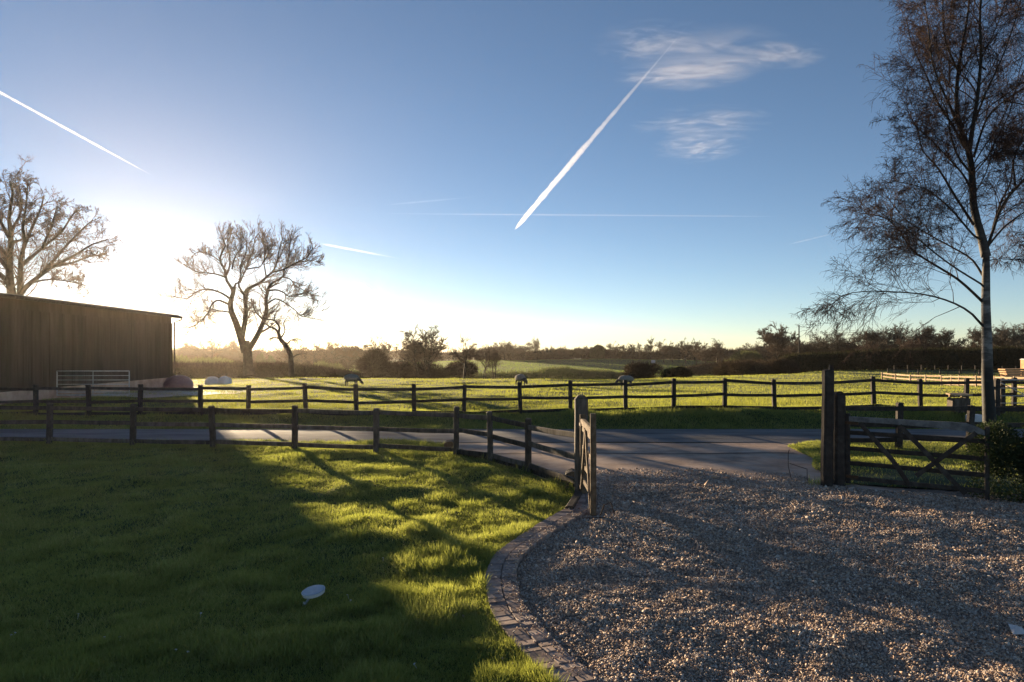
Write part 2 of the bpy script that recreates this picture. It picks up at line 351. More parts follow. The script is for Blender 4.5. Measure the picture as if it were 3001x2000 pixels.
# ------------------------------------------------------------------ ground, lane, lawn, drive
def build_ground():
    us = np.linspace(-1500, 3850, 300); ds = np.unique(np.concatenate([np.linspace(20.6, 26, 46), np.geomspace(26, 130, 120), np.geomspace(130, 2500, 80)]))
    U, Dd = np.meshgrid(us, ds); X = (U - CX) * Dd / F; Z = gz(X, Dd) - np.where(Dd < 20.96, .02, 0)
    V = np.stack([X, Dd, Z], -1).reshape(-1, 3); n = len(us); k = len(ds)
    a = (np.arange(k - 1)[:, None] * n + np.arange(n - 1)[None]).reshape(-1)
    Fq = np.stack([a, a + 1, a + n + 1, a + n], 1)
    xs = np.linspace(-70, 70, 60); ys = np.linspace(-45, 20.7, 30); X, Y = np.meshgrid(xs, ys)
    V2 = np.stack([X, Y, np.full_like(X, -.1)], -1).reshape(-1, 3); n = 60
    a = (np.arange(29)[:, None] * n + np.arange(59)[None]).reshape(-1); F2 = np.stack([a, a + 1, a + n + 1, a + n], 1)
    V, Fq = cat([(V, Fq), (V2, F2)])
    tag(link('ground', np_mesh('ground', V, Fq, True), M['soil_grass']), kind='structure')
build_ground()
def strip_grid(ys, xl, xr, nx, zf, pw=1.0, side=1):
    """rows along y, columns from xl(y) to xr(y)"""
    t = np.linspace(0, 1, nx); t = t ** pw if side > 0 else 1 - (1 - t) ** (1)
    X = xl[:, None] * (1 - t) + xr[:, None] * t; Y = np.repeat(ys[:, None], nx, 1); Z = zf(X, Y)
    V = np.stack([X, Y, Z], -1).reshape(-1, 3); k = len(ys)
    a = (np.arange(k - 1)[:, None] * nx + np.arange(nx - 1)[None]).reshape(-1)
    return V, np.stack([a, a + 1, a + nx + 1, a + nx], 1)
# outer (lawn side) and inner (gravel side) edge of the brick edging, lawn edge beyond it
OUT = np.array([(2.2, 2.3), (1.45, 3.0), (.95, 3.7), (.6, 4.3), (.26, 4.96), (.08, 5.36), (-.1, 5.87), (-.21, 6.36), (-.27, 6.95), (-.27, 7.36), (-.19, 7.98), (.02, 8.52), (.38, 9.37), (.81, 10.26), (1.0, 10.75), (1.04, 11.4)])
INN = np.array([(2.45, 2.5), (1.7, 3.2), (1.23, 3.85), (.9, 4.45), (.58, 5.0), (.39, 5.47), (.21, 5.97), (.1, 6.42), (.05, 6.98), (.06, 7.5), (.12, 7.85), (.28, 8.33), (.62, 9.1), (1.08, 9.95), (1.3, 10.5), (1.38, 11.35)])
FENCE_R = [(-1.29, 15.7), (-.47, 14.8), (.32, 13.45), (1.16, 11.5)]
LB = np.array(list(map(tuple, OUT)) + [(1.08, 11.55), (.30, 13.45), (-.49, 14.8), (-1.2, 15.7), (-1.35, 16.6), (-1.8, 17.45), (-2.6, 17.95)])
def xl_lawn(y): return np.interp(y, LB[:, 1], LB[:, 0])
def z_lawn(x, y):
    e = np.clip((xl_lawn(y) - x) / .8, 0, 1)
    return .02 + (fbm(x, y, 1.5, 11) - .42) * .15 * e + (fbm(x, y, .42, 13) - .5) * .07 * e - .1 * sstep(17.3, 17.95, y) * 0
ys = np.r_[np.linspace(-3, 2.2, 10), np.linspace(2.3, 17.95, 210)]
xr = np.interp(ys, np.r_[-3, LB[:, 1]], np.r_[6.5, LB[:, 0]])
V, Fq = strip_grid(ys, np.full(len(ys), -30.0), xr, 300, z_lawn, pw=.5)
tag(link('lawn', np_mesh('lawn', V, Fq, True), M['soil_grass']), kind='structure')
# grass on the right behind the gate, up to the lane
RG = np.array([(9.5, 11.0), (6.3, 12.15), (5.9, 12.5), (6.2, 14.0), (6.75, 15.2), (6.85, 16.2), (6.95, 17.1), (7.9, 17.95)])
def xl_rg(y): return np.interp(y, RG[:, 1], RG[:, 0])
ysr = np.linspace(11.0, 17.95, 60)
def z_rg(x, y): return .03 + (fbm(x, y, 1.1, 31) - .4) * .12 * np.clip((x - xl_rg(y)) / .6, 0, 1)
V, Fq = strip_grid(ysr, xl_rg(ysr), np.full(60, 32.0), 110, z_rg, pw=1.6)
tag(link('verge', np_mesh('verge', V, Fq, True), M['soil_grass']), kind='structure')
# lane
xs = np.linspace(-70, 70, 120); yl = np.linspace(17.9, 21.0, 14); X, Y = np.meshgrid(xs, yl)
Y = Y + np.where(Y < 18, (fbm(X, X * 0, 1.4, 41) - .5) * .3, 0) + np.where(Y > 20.9, (fbm(X, X * 0, 1.1, 43) - .5) * .25, 0)
Zl = .012 + .05 * (1 - ((Y - 19.45) / 1.6) ** 2)
V = np.stack([X, Y, Zl], -1).reshape(-1, 3); a = (np.arange(13)[:, None] * 120 + np.arange(119)[None]).reshape(-1)
tag(link('lane', np_mesh('lane', V, np.stack([a, a + 1, a + 121, a + 120], 1), True), M['asphalt']), kind='structure')
# concrete apron of the drive
ysd = np.linspace(11.2, 17.86, 120)
xld = np.interp(ysd, LB[:, 1], LB[:, 0]) - .12; xrd = np.maximum(xl_rg(ysd), 5.7) + .15
def z_con(x, y): return .008 + (fbm(x, y, 2.4, 51) - .5) * .05 * sstep(17.8, 16.8, y) + .0 * x
V, Fq = strip_grid(ysd, xld, xrd, 80, lambda x, y: z_con(x, y) - .02 * (1 - sstep(11.4, 12.6, y)))
tag(link('driveway', np_mesh('driveway', V, Fq, True), M['concrete']), kind='structure')
# tarred joint where apron and lane meet, and a drainage joint across the apron
jb = MB()
xj = np.linspace(-.75, 6.6, 24)
for k in range(23):
    y0 = 15.92 + .05 * math.sin(xj[k] * 1.3); y1 = 15.92 + .05 * math.sin(xj[k + 1] * 1.3)
    z0 = float(z_con(xj[k], y0)) + .006; z1 = float(z_con(xj[k + 1], y1)) + .006
    jb.add([(xj[k], y0, z0), (xj[k + 1], y1, z1), (xj[k + 1], y1 + .07, z1 + .001), (xj[k], y0 + .07, z0 + .001)], [(0, 1, 2, 3)])
tag(jb.build('path_joint', M['bark']), kind='structure')
# gravel court
def xin(y): return np.interp(y, INN[:, 1], INN[:, 0])
ysg = np.r_[np.linspace(-3, 2.4, 12), np.linspace(2.45, 13.4, 320)]
xlg = np.interp(ysg, np.r_[-3, INN[:, 1], 12.6], np.r_[6.7, INN[:, 0], 1.0]) - .03
def z_gra(x, y):
    rut = np.sin((x * .55 + y * .85) * 2.1 + 3 * fbm(x, y, 3, 61)) * .012
    z = .012 + (fbm(x, y, .75, 63) - .5) * .075 + (fbm(x, y, .22, 65) - .5) * .055 + rut
    e = np.clip((x - xin(y)) / .5, 0, 1)
    yn = y + (fbm(x, y, 1.6, 67) - .5) * 2.2; return (z * e) * (1 - sstep(11.4, 12.6, yn)) - .03 * sstep(11.8, 12.9, yn) + .004
V, Fq = strip_grid(ysg, xlg, np.full(len(ysg), 13.0), 300, z_gra, pw=1.25)
tag(link('gravel_bed', np_mesh('gravel_bed', V, Fq, True), M['gravel_bed']), kind='structure')
# loose stones on it
n = 360000
y = 2.6 + 11.6 * rng.random(n) ** 1.15; x = xin(y) + .0 + rng.random(n) * (np.minimum(.82 * y + 1.2, 11) - xin(y))
keep = (rng.random(n) > sstep(11.2, 14.2, y + (fbm(x, y, 1.6, 67) - .5) * 2.6) ** .6) & (y < 12.25 - .62 * np.maximum(x - 5.6, 0) + 9 * (x < 5.6)) & (x > xl_lawn(y) + .1); x, y = x[keep], y[keep]
s = rng.lognormal(math.log(.0078), .36, len(x)) * (1 + .085 * np.maximum(y - 5, 0))
# strays on the bricks and the grass edge
k = 900; ys_ = rng.uniform(3, 10.4, k); xs_ = xin(ys_) - rng.exponential(.1, k)
zb = np.where(xs_ > np.interp(ys_, OUT[:, 1], OUT[:, 0]), .06, .05)
x = np.r_[x, xs_]; y = np.r_[y, ys_]; s = np.r_[s, rng.uniform(.006, .013, k)]
z = np.maximum(z_gra(x, y), np.where(y > 11.3, z_con(x, y) - .02 * (1 - sstep(11.4, 12.6, y)), -1)); z[-k:] = zb
n = len(x)
oct_ = np.array([(1, 0, 0), (-1, 0, 0), (0, 1, 0), (0, -1, 0), (0, 0, 1), (0, 0, -1)], float)
octf = np.array([(0, 2, 4), (2, 1, 4), (1, 3, 4), (3, 0, 4), (2, 0, 5), (1, 2, 5), (3, 1, 5), (0, 3, 5)])
V = oct_[None] * (s[:, None, None] * rng.uniform(.6, 1.35, (n, 6, 1))) * np.array([1, 1, .72])
V += rng.normal(size=(n, 6, 3)) * .18 * s[:, None, None]
an = rng.random(n) * 6.283; c_, s_ = np.cos(an)[:, None], np.sin(an)[:, None]
V = np.stack([V[..., 0] * c_ - V[..., 1] * s_, V[..., 0] * s_ + V[..., 1] * c_, V[..., 2]], -1)
ti = rng.normal(size=(n, 2)) * .4; V[..., 2] += V[..., 0] * ti[:, :1] + V[..., 1] * ti[:, 1:]
V += np.stack([x, y, z + s * .25], -1)[:, None]
Fq = (octf[None] + (np.arange(n) * 6)[:, None, None]).reshape(-1, 3)
tag(link('gravel', np_mesh('gravel', V.reshape(-1, 3), Fq), M['stone']), kind='stuff')
# brick edging: two rows of pavers laid across the curve
bk = MB(); cen = [Vector((*(a + b) / 2, 0)) for a, b in zip(OUT, INN)]
Kc = 400; O_ = resample(np.c_[OUT, OUT[:, :1] * 0], Kc); I_ = resample(np.c_[INN, INN[:, :1] * 0], Kc)
mid = (O_ + I_) / 2; arc = np.r_[0, np.cumsum(np.linalg.norm(np.diff(mid, axis=0), axis=1))]
for row in (0, 1):
    sgo = .05 * row
    while sgo < arc[-1] - .12:
        w = .108; q = []
        for ss in (sgo + .006, sgo + w - .006):
            o = np.array([np.interp(ss, arc, O_[:, k]) for k in range(3)]); i_ = np.array([np.interp(ss, arc, I_[:, k]) for k in range(3)])
            a0, a1 = (.0, .488) if row == 0 else (.512, 1.0)
            q.append((o + (i_ - o) * a0, o + (i_ - o) * a1))
        zt = .054 + random.uniform(-.004, .004); tl = random.uniform(-.003, .003); b = .008
        c = (q[0][0] + q[0][1] + q[1][0] + q[1][1]) / 4
        base = [q[0][0], q[0][1], q[1][1], q[1][0]]; jx = [np.array([random.uniform(-.005, .005), random.uniform(-.005, .005), 0]) for _ in range(4)]
        base = [p + j for p, j in zip(base, jx)]
        top = [p + (c - p) * .06 for p in base]
        vs = [(p[0], p[1], -.06) for p in base] + [(p[0], p[1], zt - b) for p in base] + [(p[0], p[1], zt + (tl if m_ < 2 else -tl)) for m_, p in enumerate(top)]
        bk.add(vs, [(0, 1, 5, 4), (1, 2, 6, 5), (2, 3, 7, 6), (3, 0, 4, 7), (4, 5, 9, 8), (5, 6, 10, 9), (6, 7, 11, 10), (7, 4, 8, 11), (8, 9, 10, 11)])
        sgo += w
tag(bk.build('kerb', M['brick']), kind='structure')
kb = MB()                                   # mortar bed under the pavers
for k in range(0, Kc - 4, 4):
    a, b, c, d = O_[k], I_[k], I_[k + 4], O_[k + 4]
    kb.add([(p[0], p[1], .03) for p in (a, b, c, d)], [(0, 1, 2, 3)])
tag(kb.build('path_mortar', M['gravel_bed']), kind='structure')

# ------------------------------------------------------------------ grass
def lawn_grass():
    n = 700000
    y = 1 / (1 / 17.9 + (1 / 3.2 - 1 / 17.9) * rng.random(n) ** 1.0)
    y = np.where(rng.random(n) < .35, 3.2 + 14.7 * rng.random(n), y)
    xr_ = xl_lawn(y); xlft = np.maximum(-.86 * y - 1.5, -30)
    x = xr_ - .015 - rng.random(n) * (xr_ - xlft)
    # ragged overhang on the edging
    tuft = fbm(x, y, .5, 71); tall = sstep(.47, .7, tuft) * (.6 + .9 * sstep(4.5, 0.5, xr_ - x))
    h = (.024 + .032 * rng.random(n)) * (1 + 1.3 * tall) * (1 + .035 * np.maximum(y - 5, 0))
    w = (.0046 + .003 * rng.random(n)) * (1.25 - .25 * sstep(6, 10, y)) * (1 + .09 * np.maximum(y - 5, 0))
    a = blades(x, y, z_lawn(x, y), h, w, .5)
    k = 9000; yc = 1 / (1 / 17.5 + (1 / 3.4 - 1 / 17.5) * rng.random(k)); xc = xl_lawn(yc) + .02 - rng.random(k) ** 1.5 * (xl_lawn(yc) + .86 * yc + 1)
    nb_ = 14; x = np.repeat(xc, nb_) + rng.normal(size=k * nb_) * .022; y = np.repeat(yc, nb_) + rng.normal(size=k * nb_) * .022; L_ = np.repeat(rng.uniform(.04, .078, k), nb_) * rng.uniform(.6, 1.2, k * nb_)
    x = np.minimum(x, xl_lawn(y) - .02)
    return cat([a, blades(x, y, z_lawn(x, y), L_, (.0045 + .003 * rng.random(k * nb_)) * (1 + .07 * np.maximum(y - 5, 0)), .55)])
tag(link('grass', np_mesh('grass', *lawn_grass()), M['grass']), kind='stuff')
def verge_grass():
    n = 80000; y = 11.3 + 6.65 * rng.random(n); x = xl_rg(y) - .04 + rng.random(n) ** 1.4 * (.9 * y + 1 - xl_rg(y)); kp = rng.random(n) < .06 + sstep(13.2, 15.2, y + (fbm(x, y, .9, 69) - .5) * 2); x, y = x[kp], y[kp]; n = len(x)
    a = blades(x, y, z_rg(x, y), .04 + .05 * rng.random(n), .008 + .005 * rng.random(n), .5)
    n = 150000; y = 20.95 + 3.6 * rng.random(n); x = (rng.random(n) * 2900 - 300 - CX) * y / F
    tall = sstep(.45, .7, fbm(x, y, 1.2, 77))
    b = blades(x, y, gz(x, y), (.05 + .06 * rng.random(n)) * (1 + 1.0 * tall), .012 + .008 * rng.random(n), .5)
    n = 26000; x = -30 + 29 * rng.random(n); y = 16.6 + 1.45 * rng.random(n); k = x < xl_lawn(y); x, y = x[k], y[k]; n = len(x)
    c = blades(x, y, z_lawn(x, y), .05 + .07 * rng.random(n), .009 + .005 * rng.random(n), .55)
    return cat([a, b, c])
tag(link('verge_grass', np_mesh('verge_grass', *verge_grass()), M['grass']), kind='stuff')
def field_grass():
    n = 330000; y = 1 / (1 / 130 + (1 / 23.6 - 1 / 130) * rng.random(n)); x = (rng.random(n) * 3000 - 350 - CX) * y / F
    tall = sstep(.5, .75, fbm(x, y, 2.5, 79))
    h = (.05 + .05 * rng.random(n)) * (1 + .8 * tall) * (y / 30) ** .35; w = .0006 * y * (.7 + .6 * rng.random(n))
    a = blades(x, y, gz(x, y), h, w, .5)
    n = 120000; y = 180 + 170 * rng.random(n); x = (rng.random(n) * 1600 + 600 - CX) * y / F
    b = blades(x, y, gz(x, y), .14 + .16 * rng.random(n), .12 + .1 * rng.random(n), .5)
    return a, b
fa, fb = field_grass()
tag(link('meadow_grass', np_mesh('meadow_grass', *fa), M['grass_field']), kind='stuff'); tag(link('hill_grass', np_mesh('hill_grass', *fb), M['grass_hill']), kind='stuff')

# ------------------------------------------------------------------ fences
def post_mb(h, w, chamf=.03, jit=.006, seed=0):
    b = MB(); b.beam((0, 0, -.3), (0, 0, h - chamf), w, w, jit, 4, up=(0, 1, 0))
    b.box((0, 0, h - chamf / 2 + .001), (w * .98, w * .98, chamf), jit=.004, taper=.72); return b
POSTS = []
def fence(label, cat_, P, h, w, rails, rw, rh, mat, zf=None, rail_y=0.0, name='fence', skip=(), hs=None, railmat=None, chamf=.03):
    zf = zf or (lambda x, y: 0.0)
    POSTS.extend([(p[0], p[1], zf(*p)) for p in P]); z0 = zf(*P[0]); root = empty(name, (P[0][0], P[0][1], z0), label, cat_)
    zs = [zf(*p) for p in P]
    meshes = [post_mb(h, w, chamf).mesh('post') for _ in range(3)]
    for k, p in enumerate(P):
        o = link('post', meshes[k % 3], mat, root); o.location = (p[0] - P[0][0], p[1] - P[0][1], zs[k] - z0)
        o.rotation_euler = (random.gauss(0, .022), random.gauss(0, .024), random.gauss(0, .09)); 
        hh = (hs[k] / h) if hs else 1 + random.gauss(0, .018); o.scale = (1, 1, hh)
    for k in range(len(P) - 1):
        if k in skip: continue
        for q in rails:
            j0, j1 = random.gauss(0, .018), random.gauss(0, .018)
            b = MB(); b.beam((P[k][0], P[k][1] + rail_y, zs[k] + q + j0), (P[k + 1][0], P[k + 1][1] + rail_y, zs[k + 1] + q + j1), rw, rh, .004, 5, sag=random.uniform(0, .012))
            b.build('rail', railmat or mat, root)
    return root
fy = 23.35
fpx = [-160, -40, 82, 205, 322, 460, 570, 704, 819, 952, 1066, 1196, 1311, 1438, 1548, 1665, 1780, 1895, 2008, 2115, 2220, 2330, 2440, 2560]
fence('long dark post and rail fence along the field side of the lane', 'fence', [(gx(p, fy), fy) for p in fpx], 1.07, .135, (.93, .5, .08), .04, .1, M['wood_dark'], lambda x, y: g(x, y), rail_y=-.03)
npx = [-100, 113, 305, 490, 677, 865]; NP = [(gx(p, 17.3 - 1.6 * (p - 113) / 934), 17.3 - 1.6 * (p - 113) / 934) for p in npx] + FENCE_R[:3]
zl = lambda x, y: float(z_lawn(np.array(min(x, float(xl_lawn(y)))), np.array(y))) 
fence('weathered three rail garden fence bending round the lawn to the gate', 'fence', NP + [(1.13, 11.6)], 1.06, .125, (.93, .56, .14), .045, .1, M['wood'], zl, name='garden_fence', hs=[1.05, 1.05, 1.05, 1.04, 1.07, 1.05, 1.12, 1.08, 1.06, .7])
RFP = [(7.72, 16.6), (9.35, 16.5), (10.98, 16.4), (12.7, 16.3), (14.6, 16.2)]
fence('dark fence standing behind the open right hand gate along the verge', 'fence', RFP, 1.1, .14, (1.0, .62, .25), .045, .11, M['wood_dark'], lambda x, y: .03, name='verge_fence')
# gravel board under the garden fence
gb = MB()
for a, b in zip(FENCE_R[:-1], FENCE_R[1:]): gb.beam((a[0] + .1, a[1] + .02, .07), (b[0] + .1, b[1] + .02, .07), .07, .17, .004, 4)
o = gb.build('timber_board', M['wood']); tag(o, 'low timber gravel board at the foot of the garden fence', 'edging board')
def sleeper(a, b, label):
    m = MB().beam(a, b, .13, .11, .006, 5); tag(m.build('timber_sleeper', M['wood']), label, 'sleeper')
sleeper((.86, 10.2, .035), (1.1, 11.3, .035), 'long low timber at the lawn edge leading to the gatepost')

# paddock fence of new wood, far right
def pz(x, y): return g(x, y)
pd = [(2027, 69), (2058, 66.9), (2092, 64.5), (2127, 62.3), (2163, 60.1), (2185, 58.8), (2203, 57.8), (2243, 55.6), (2285, 53.6), (2330, 51.5), (2375, 49.7), (2430, 47.5)]
fence('new pale softwood paddock fence far across the field', 'fence', [(gx(p, d), d) for p, d in pd], .92, .13, (.82, .5, .18), .05, .13, M['wood_new'], pz, name='paddock_fence')
pd2 = [(2040, 82), (2110, 80), (2160, 79), (2205, 78), (2250, 77), (2300, 76), (2360, 75), (2420, 74)]
fence('brown two rail fence just beyond the pale paddock fence', 'fence', [(gx(p, d), d) for p, d in pd2], 1.0, .12, (.9, .5), .05, .1, M['wood_dark'], pz, name='paddock_fence')
pd3 = [(2055 + 31 * k, 98) for k in range(12)]
wf = fence('thin pale electric fence line in front of the dark far hedge', 'fence', [(gx(p, d), d) for p, d in pd3], 1.1, .1, (1.02,), .012, .02, M['wood'], pz, name='electric_fence')

pp = np.array([p for p in POSTS if 11 < p[1] < 30] + [(5.5, 12.3, 0), (6.0, 12.3, 0)]); k = np.repeat(np.arange(len(pp)), 80); n = len(k)
tag(link('long_grass', np_mesh('long_grass', *blades(pp[k, 0] + rng.normal(size=n) * .12, pp[k, 1] + rng.normal(size=n) * .09, pp[k, 2], .07 + .17 * rng.random(n), .008 + .006 * rng.random(n), .4)), M['grass']), kind='stuff')
# ------------------------------------------------------------------ gateposts and gates
def gatepost(x, y, h, w, label, mat, chamf=.06, tilt=(0, 0, 0)):
    root = empty('gatepost', (x, y, 0), label, 'gatepost'); root.rotation_euler = tilt
    b = MB(); b.beam((0, 0, -.4), (0, 0, h - chamf), w, w, .005, 7, up=(0, 1, 0)); m = b.mesh('shaft'); link('shaft', m, mat, root)
    c = MB(); c.box((0, 0, h - chamf / 2 + .002), (w, w, chamf), jit=.004, taper=.45); link('weathered_top', c.mesh('weathered_top'), mat, root)
    return root
gp1 = gatepost(1.165, 11.5, 1.66, .215, 'stout oak gatepost with pointed top at the end of the garden fence', M['wood'])
gp2 = gatepost(5.6, 12.15, 2.08, .17, 'tallest dark gatepost with split notched top beside the right gate', M['wood_dark'], .02, (0, .012, 0))
nb = MB(); nb.box((.045, .0, 2.1), (.07, .12, .12), jit=.012, taper=.7); link('splintered_top', nb.mesh('splintered_top'), M['wood_dark'], gp2)
gp3 = gatepost(5.86, 12.25, 1.68, .19, 'shorter dark square gatepost leaning against the tallest gatepost', M['wood_dark'], .05)
def five_bar(A, B, label, mat, topmat, swept, braces, h=1.2, zb=.08, top_h=.11):
    """A hinge end, B free end, ground points"""
    A, B = Vector((*A, 0)), Vector((*B, 0)); L = (B - A).length
    root = empty('field_gate', A, label, 'gate', None, math.atan2((B - A).y, (B - A).x))
    def bm_(p0, p1, w, hh, nm, mt=None, **k):
        m = MB().beam(p0, p1, w, hh, .003, 5, **k); return link(nm, m.mesh(nm), mt or mat, root)
    bm_((.0, 0, zb - .03), (.0, 0, h + .12), .075, .09, 'hanging_stile', up=(0, 1, 0))
    bm_((L, 0, zb - .05), (L, 0, h + (.26 if not swept else .02)), .07, .085, 'closing_stile', up=(0, 1, 0))
    if swept:
        m = MB(); n = 9
        prof = [(0, h + .03, .085), (L * .3, h + .025, .085), (L * .55, h + .015, .095), (L * .75, h + .01, .12), (L * .86, h - .005, .13), (L * .94, h - .045, .1), (L - .03, h - .08, .07)]
        v = []; f = []
        for (x_, z_, t_) in prof:
            for yy, zz in ((-.04, -.5), (.04, -.5), (.04, .5), (-.04, .5)): v.append((x_, yy, z_ + zz * t_))
        for k in range(len(prof) - 1):
            for q in range(4): f.append((k*4+q, k*4+(q+1) % 4, k*4+4+(q+1) % 4, k*4+4+q))
        f += [(3, 2, 1, 0), tuple(len(prof) * 4 - 4 + q for q in range(4))]
        m.add(v, f); link('top_rail', m.mesh('top_rail'), topmat, root)
    else:
        bm_((.03, 0, h), (L - .03, 0, h - .01), .08, top_h, 'top_rail', topmat)
    for q in (.2, .42, .66, .92) if not swept else (.12, .36, .6, .86):
        z_ = zb + q * (h - zb) - .02 if not swept else zb + q * (h - zb) - .06
        bm_((.03, 0, z_), (L - .03, 0, z_), .03, .075, 'bar')
    for (x0, z0, x1, z1) in braces:
        bm_((x0 * L, -.035, zb + z0 * (h - zb)), (x1 * L, -.035, zb + z1 * (h - zb)), .028, .075, 'brace')
    for hz_ in (h - .04, zb + .1): link('strap_hinge', MB().box((.02, -.05, hz_), (.32, .012, .05)).mesh('strap_hinge'), M['rust'], root)
    return root
five_bar((1.17, 11.3), (1.175, 9.88), 'brown left gate swung open and seen nearly edge on', M['wood_gate'], M['wood_gate'], False, [(.03, .03, .5, .96), (.97, .03, .5, .96), (.75, .0, .75, .95)], h=1.24)
five_bar((6.0, 12.2), (7.62, 10.95), 'grey topped right gate swung open with crossing braces', M['wood_dark'], M['wood_grey'], True, [(.1, .97, .36, .38), (.36, .38, .48, .02), (.4, .97, .86, .0), (.93, .93, .52, .2)], h=1.17)
# gate stop and rusted hoop by the left gate
o = MB().tube([(1.02, 9.72, .02), (1.42, 9.7, .03)], .018).tube([(1.28, 9.9, .02), (1.34, 9.95, .16), (1.46, 10.1, .17), (1.5, 10.0, .02)], .009).build('gate_stop', M['rust'])
tag(o, 'rusty bent iron gate stop in the gravel under the left gate', 'gate stop')
o = MB().tube([(5.2, 12.7, .0), (5.26, 13.0, .22), (5.38, 13.3, .42), (5.42, 13.35, .48)], .007).tube([(5.45, 12.6, .0), (5.47, 12.66, .22), (5.33, 13.1, .25)], .007).build('wire_stand', M['rust'])
tag(o, 'thin bent iron rod leaning by the tallest gatepost', 'iron rod')
# logs, scrap
def log(x, y, r, l, label):
    root = empty('log', (x, y, r + .02), label, 'log', None, random.uniform(-.3, .3))
    n = 14; prof = [(r * (1 + .12 * math.sin(3 * a * 6.283 / n + r * 50))) for a in range(n)]
    v = []; f = []
    for k in range(4):
        for a in range(n): t = a * 6.283 / n; v.append((prof[a] * math.cos(t), -l / 2 + l * k / 3, prof[a] * math.sin(t)))
    for k in range(3):
        for a in range(n): f.append((k*n+a, k*n+(a+1) % n, (k+1)*n+(a+1) % n, (k+1)*n+a))
    link('bark', MB().add(v, f).mesh('bark', True), M['bark'], root)
    link('cut_end', MB().add([(prof[a] * .97 * math.cos(a * 6.283 / n), -l / 2 - .004, prof[a] * .97 * math.sin(a * 6.283 / n)) for a in range(n)], [tuple(range(n))]).mesh('cut_end'), M['log'], root)
log(gx(1034, 16.6), 16.55, .12, .4, 'round cut log end lying beside the corner fence post')
log(gx(1312, 12.6), 12.6, .1, .3, 'small reddish log lying behind the oak gatepost')
b = MB(); b.add([(0, 0, 0), (.1, -.02, .01), (.12, .05, .03), (.03, .1, .05), (.06, .04, .06)], [(0, 1, 4), (1, 2, 4), (2, 3, 4), (3, 0, 4), (3, 2, 1, 0)])
o = b.build('plastic_scrap', M['white']); o.location = (gx(2322, 5.75), 5.72, .03); tag(o, 'torn white plastic scrap lying on the gravel', 'scrap')
# garden light on a stake in the lawn
px_, py_ = gx(702, 6.4), 6.4; base = Vector((px_, py_, .02)); top = pt(720, 1357, 6.32)
root = empty('garden_light', base, 'round pale garden light on a short stake in the lawn', 'garden light')
nrm = Vector((-.13, -.13, 1)).normalized(); rm = nrm.to_track_quat('Z', 'Y').to_matrix()
def disc(r0, r1, z0, z1, n=28):
    v = [rm @ Vector((r0 * math.cos(a * 6.283 / n), r0 * math.sin(a * 6.283 / n), z0)) + top - base for a in range(n)] + [rm @ Vector((r1 * math.cos(a * 6.283 / n), r1 * math.sin(a * 6.283 / n), z1)) + top - base for a in range(n)]
    return v, [(a, (a + 1) % n, n + (a + 1) % n, n + a) for a in range(n)] + [tuple(range(n, 2 * n)), tuple(range(n - 1, -1, -1))]
link('rim', MB().add(*disc(.1, .108, -.03, .0)).mesh('rim'), M['white'], root)
link('panel', MB().add(*disc(.102, .098, .001, .006)).mesh('panel'), M['glassy'], root)
link('stake', MB().tube([(0, 0, -.06), (0.004, -.01, .02), (top - base) * .6, (top - base) - nrm * .03], [.004, .011, .011, .014]).mesh('stake', True), M['metal'], root)
link('cap', MB().tube([(-.012, -.02, .0), (-.004, -.015, .035)], [.014, .016]).mesh('cap', True), M['white'], root)
# fallen petals and daisies dotted over the lawn
dz = [(35, 1473), (240, 1497), (275, 1498), (404, 1521), (432, 1525), (462, 1439), (180, 1433), (798, 1385), (806, 1401), (952, 1549), (26, 1478), (880, 1300)]
dm = None
for k, (p, r_) in enumerate(dz):
    d = E * F / (r_ - HY); x_ = gx(p, d); zz = float(z_lawn(np.array(x_), np.array(d))) + .05
    if dm is None:
        v = [(0, 0, .004)]; 
        for a in range(16): rr = .013 if a % 2 else .006; v.append((rr * math.cos(a * .3927), rr * math.sin(a * .3927), 0))
        dm = MB().add(v, [(0, 1 + a, 1 + (a + 1) % 16) for a in range(16)]).tube([(0, 0, -.05), (.004, 0, -.002)], .0015, 4).mesh('daisy')
    o = link('daisy', dm, M['white']); o.location = (x_, d, zz); o.rotation_euler = (random.uniform(-.5, .3), random.uniform(-.4, .4), random.random() * 6)
    tag(o, 'tiny white daisy dotted in the shaded lawn grass', 'daisy', 'daisies in the lawn')
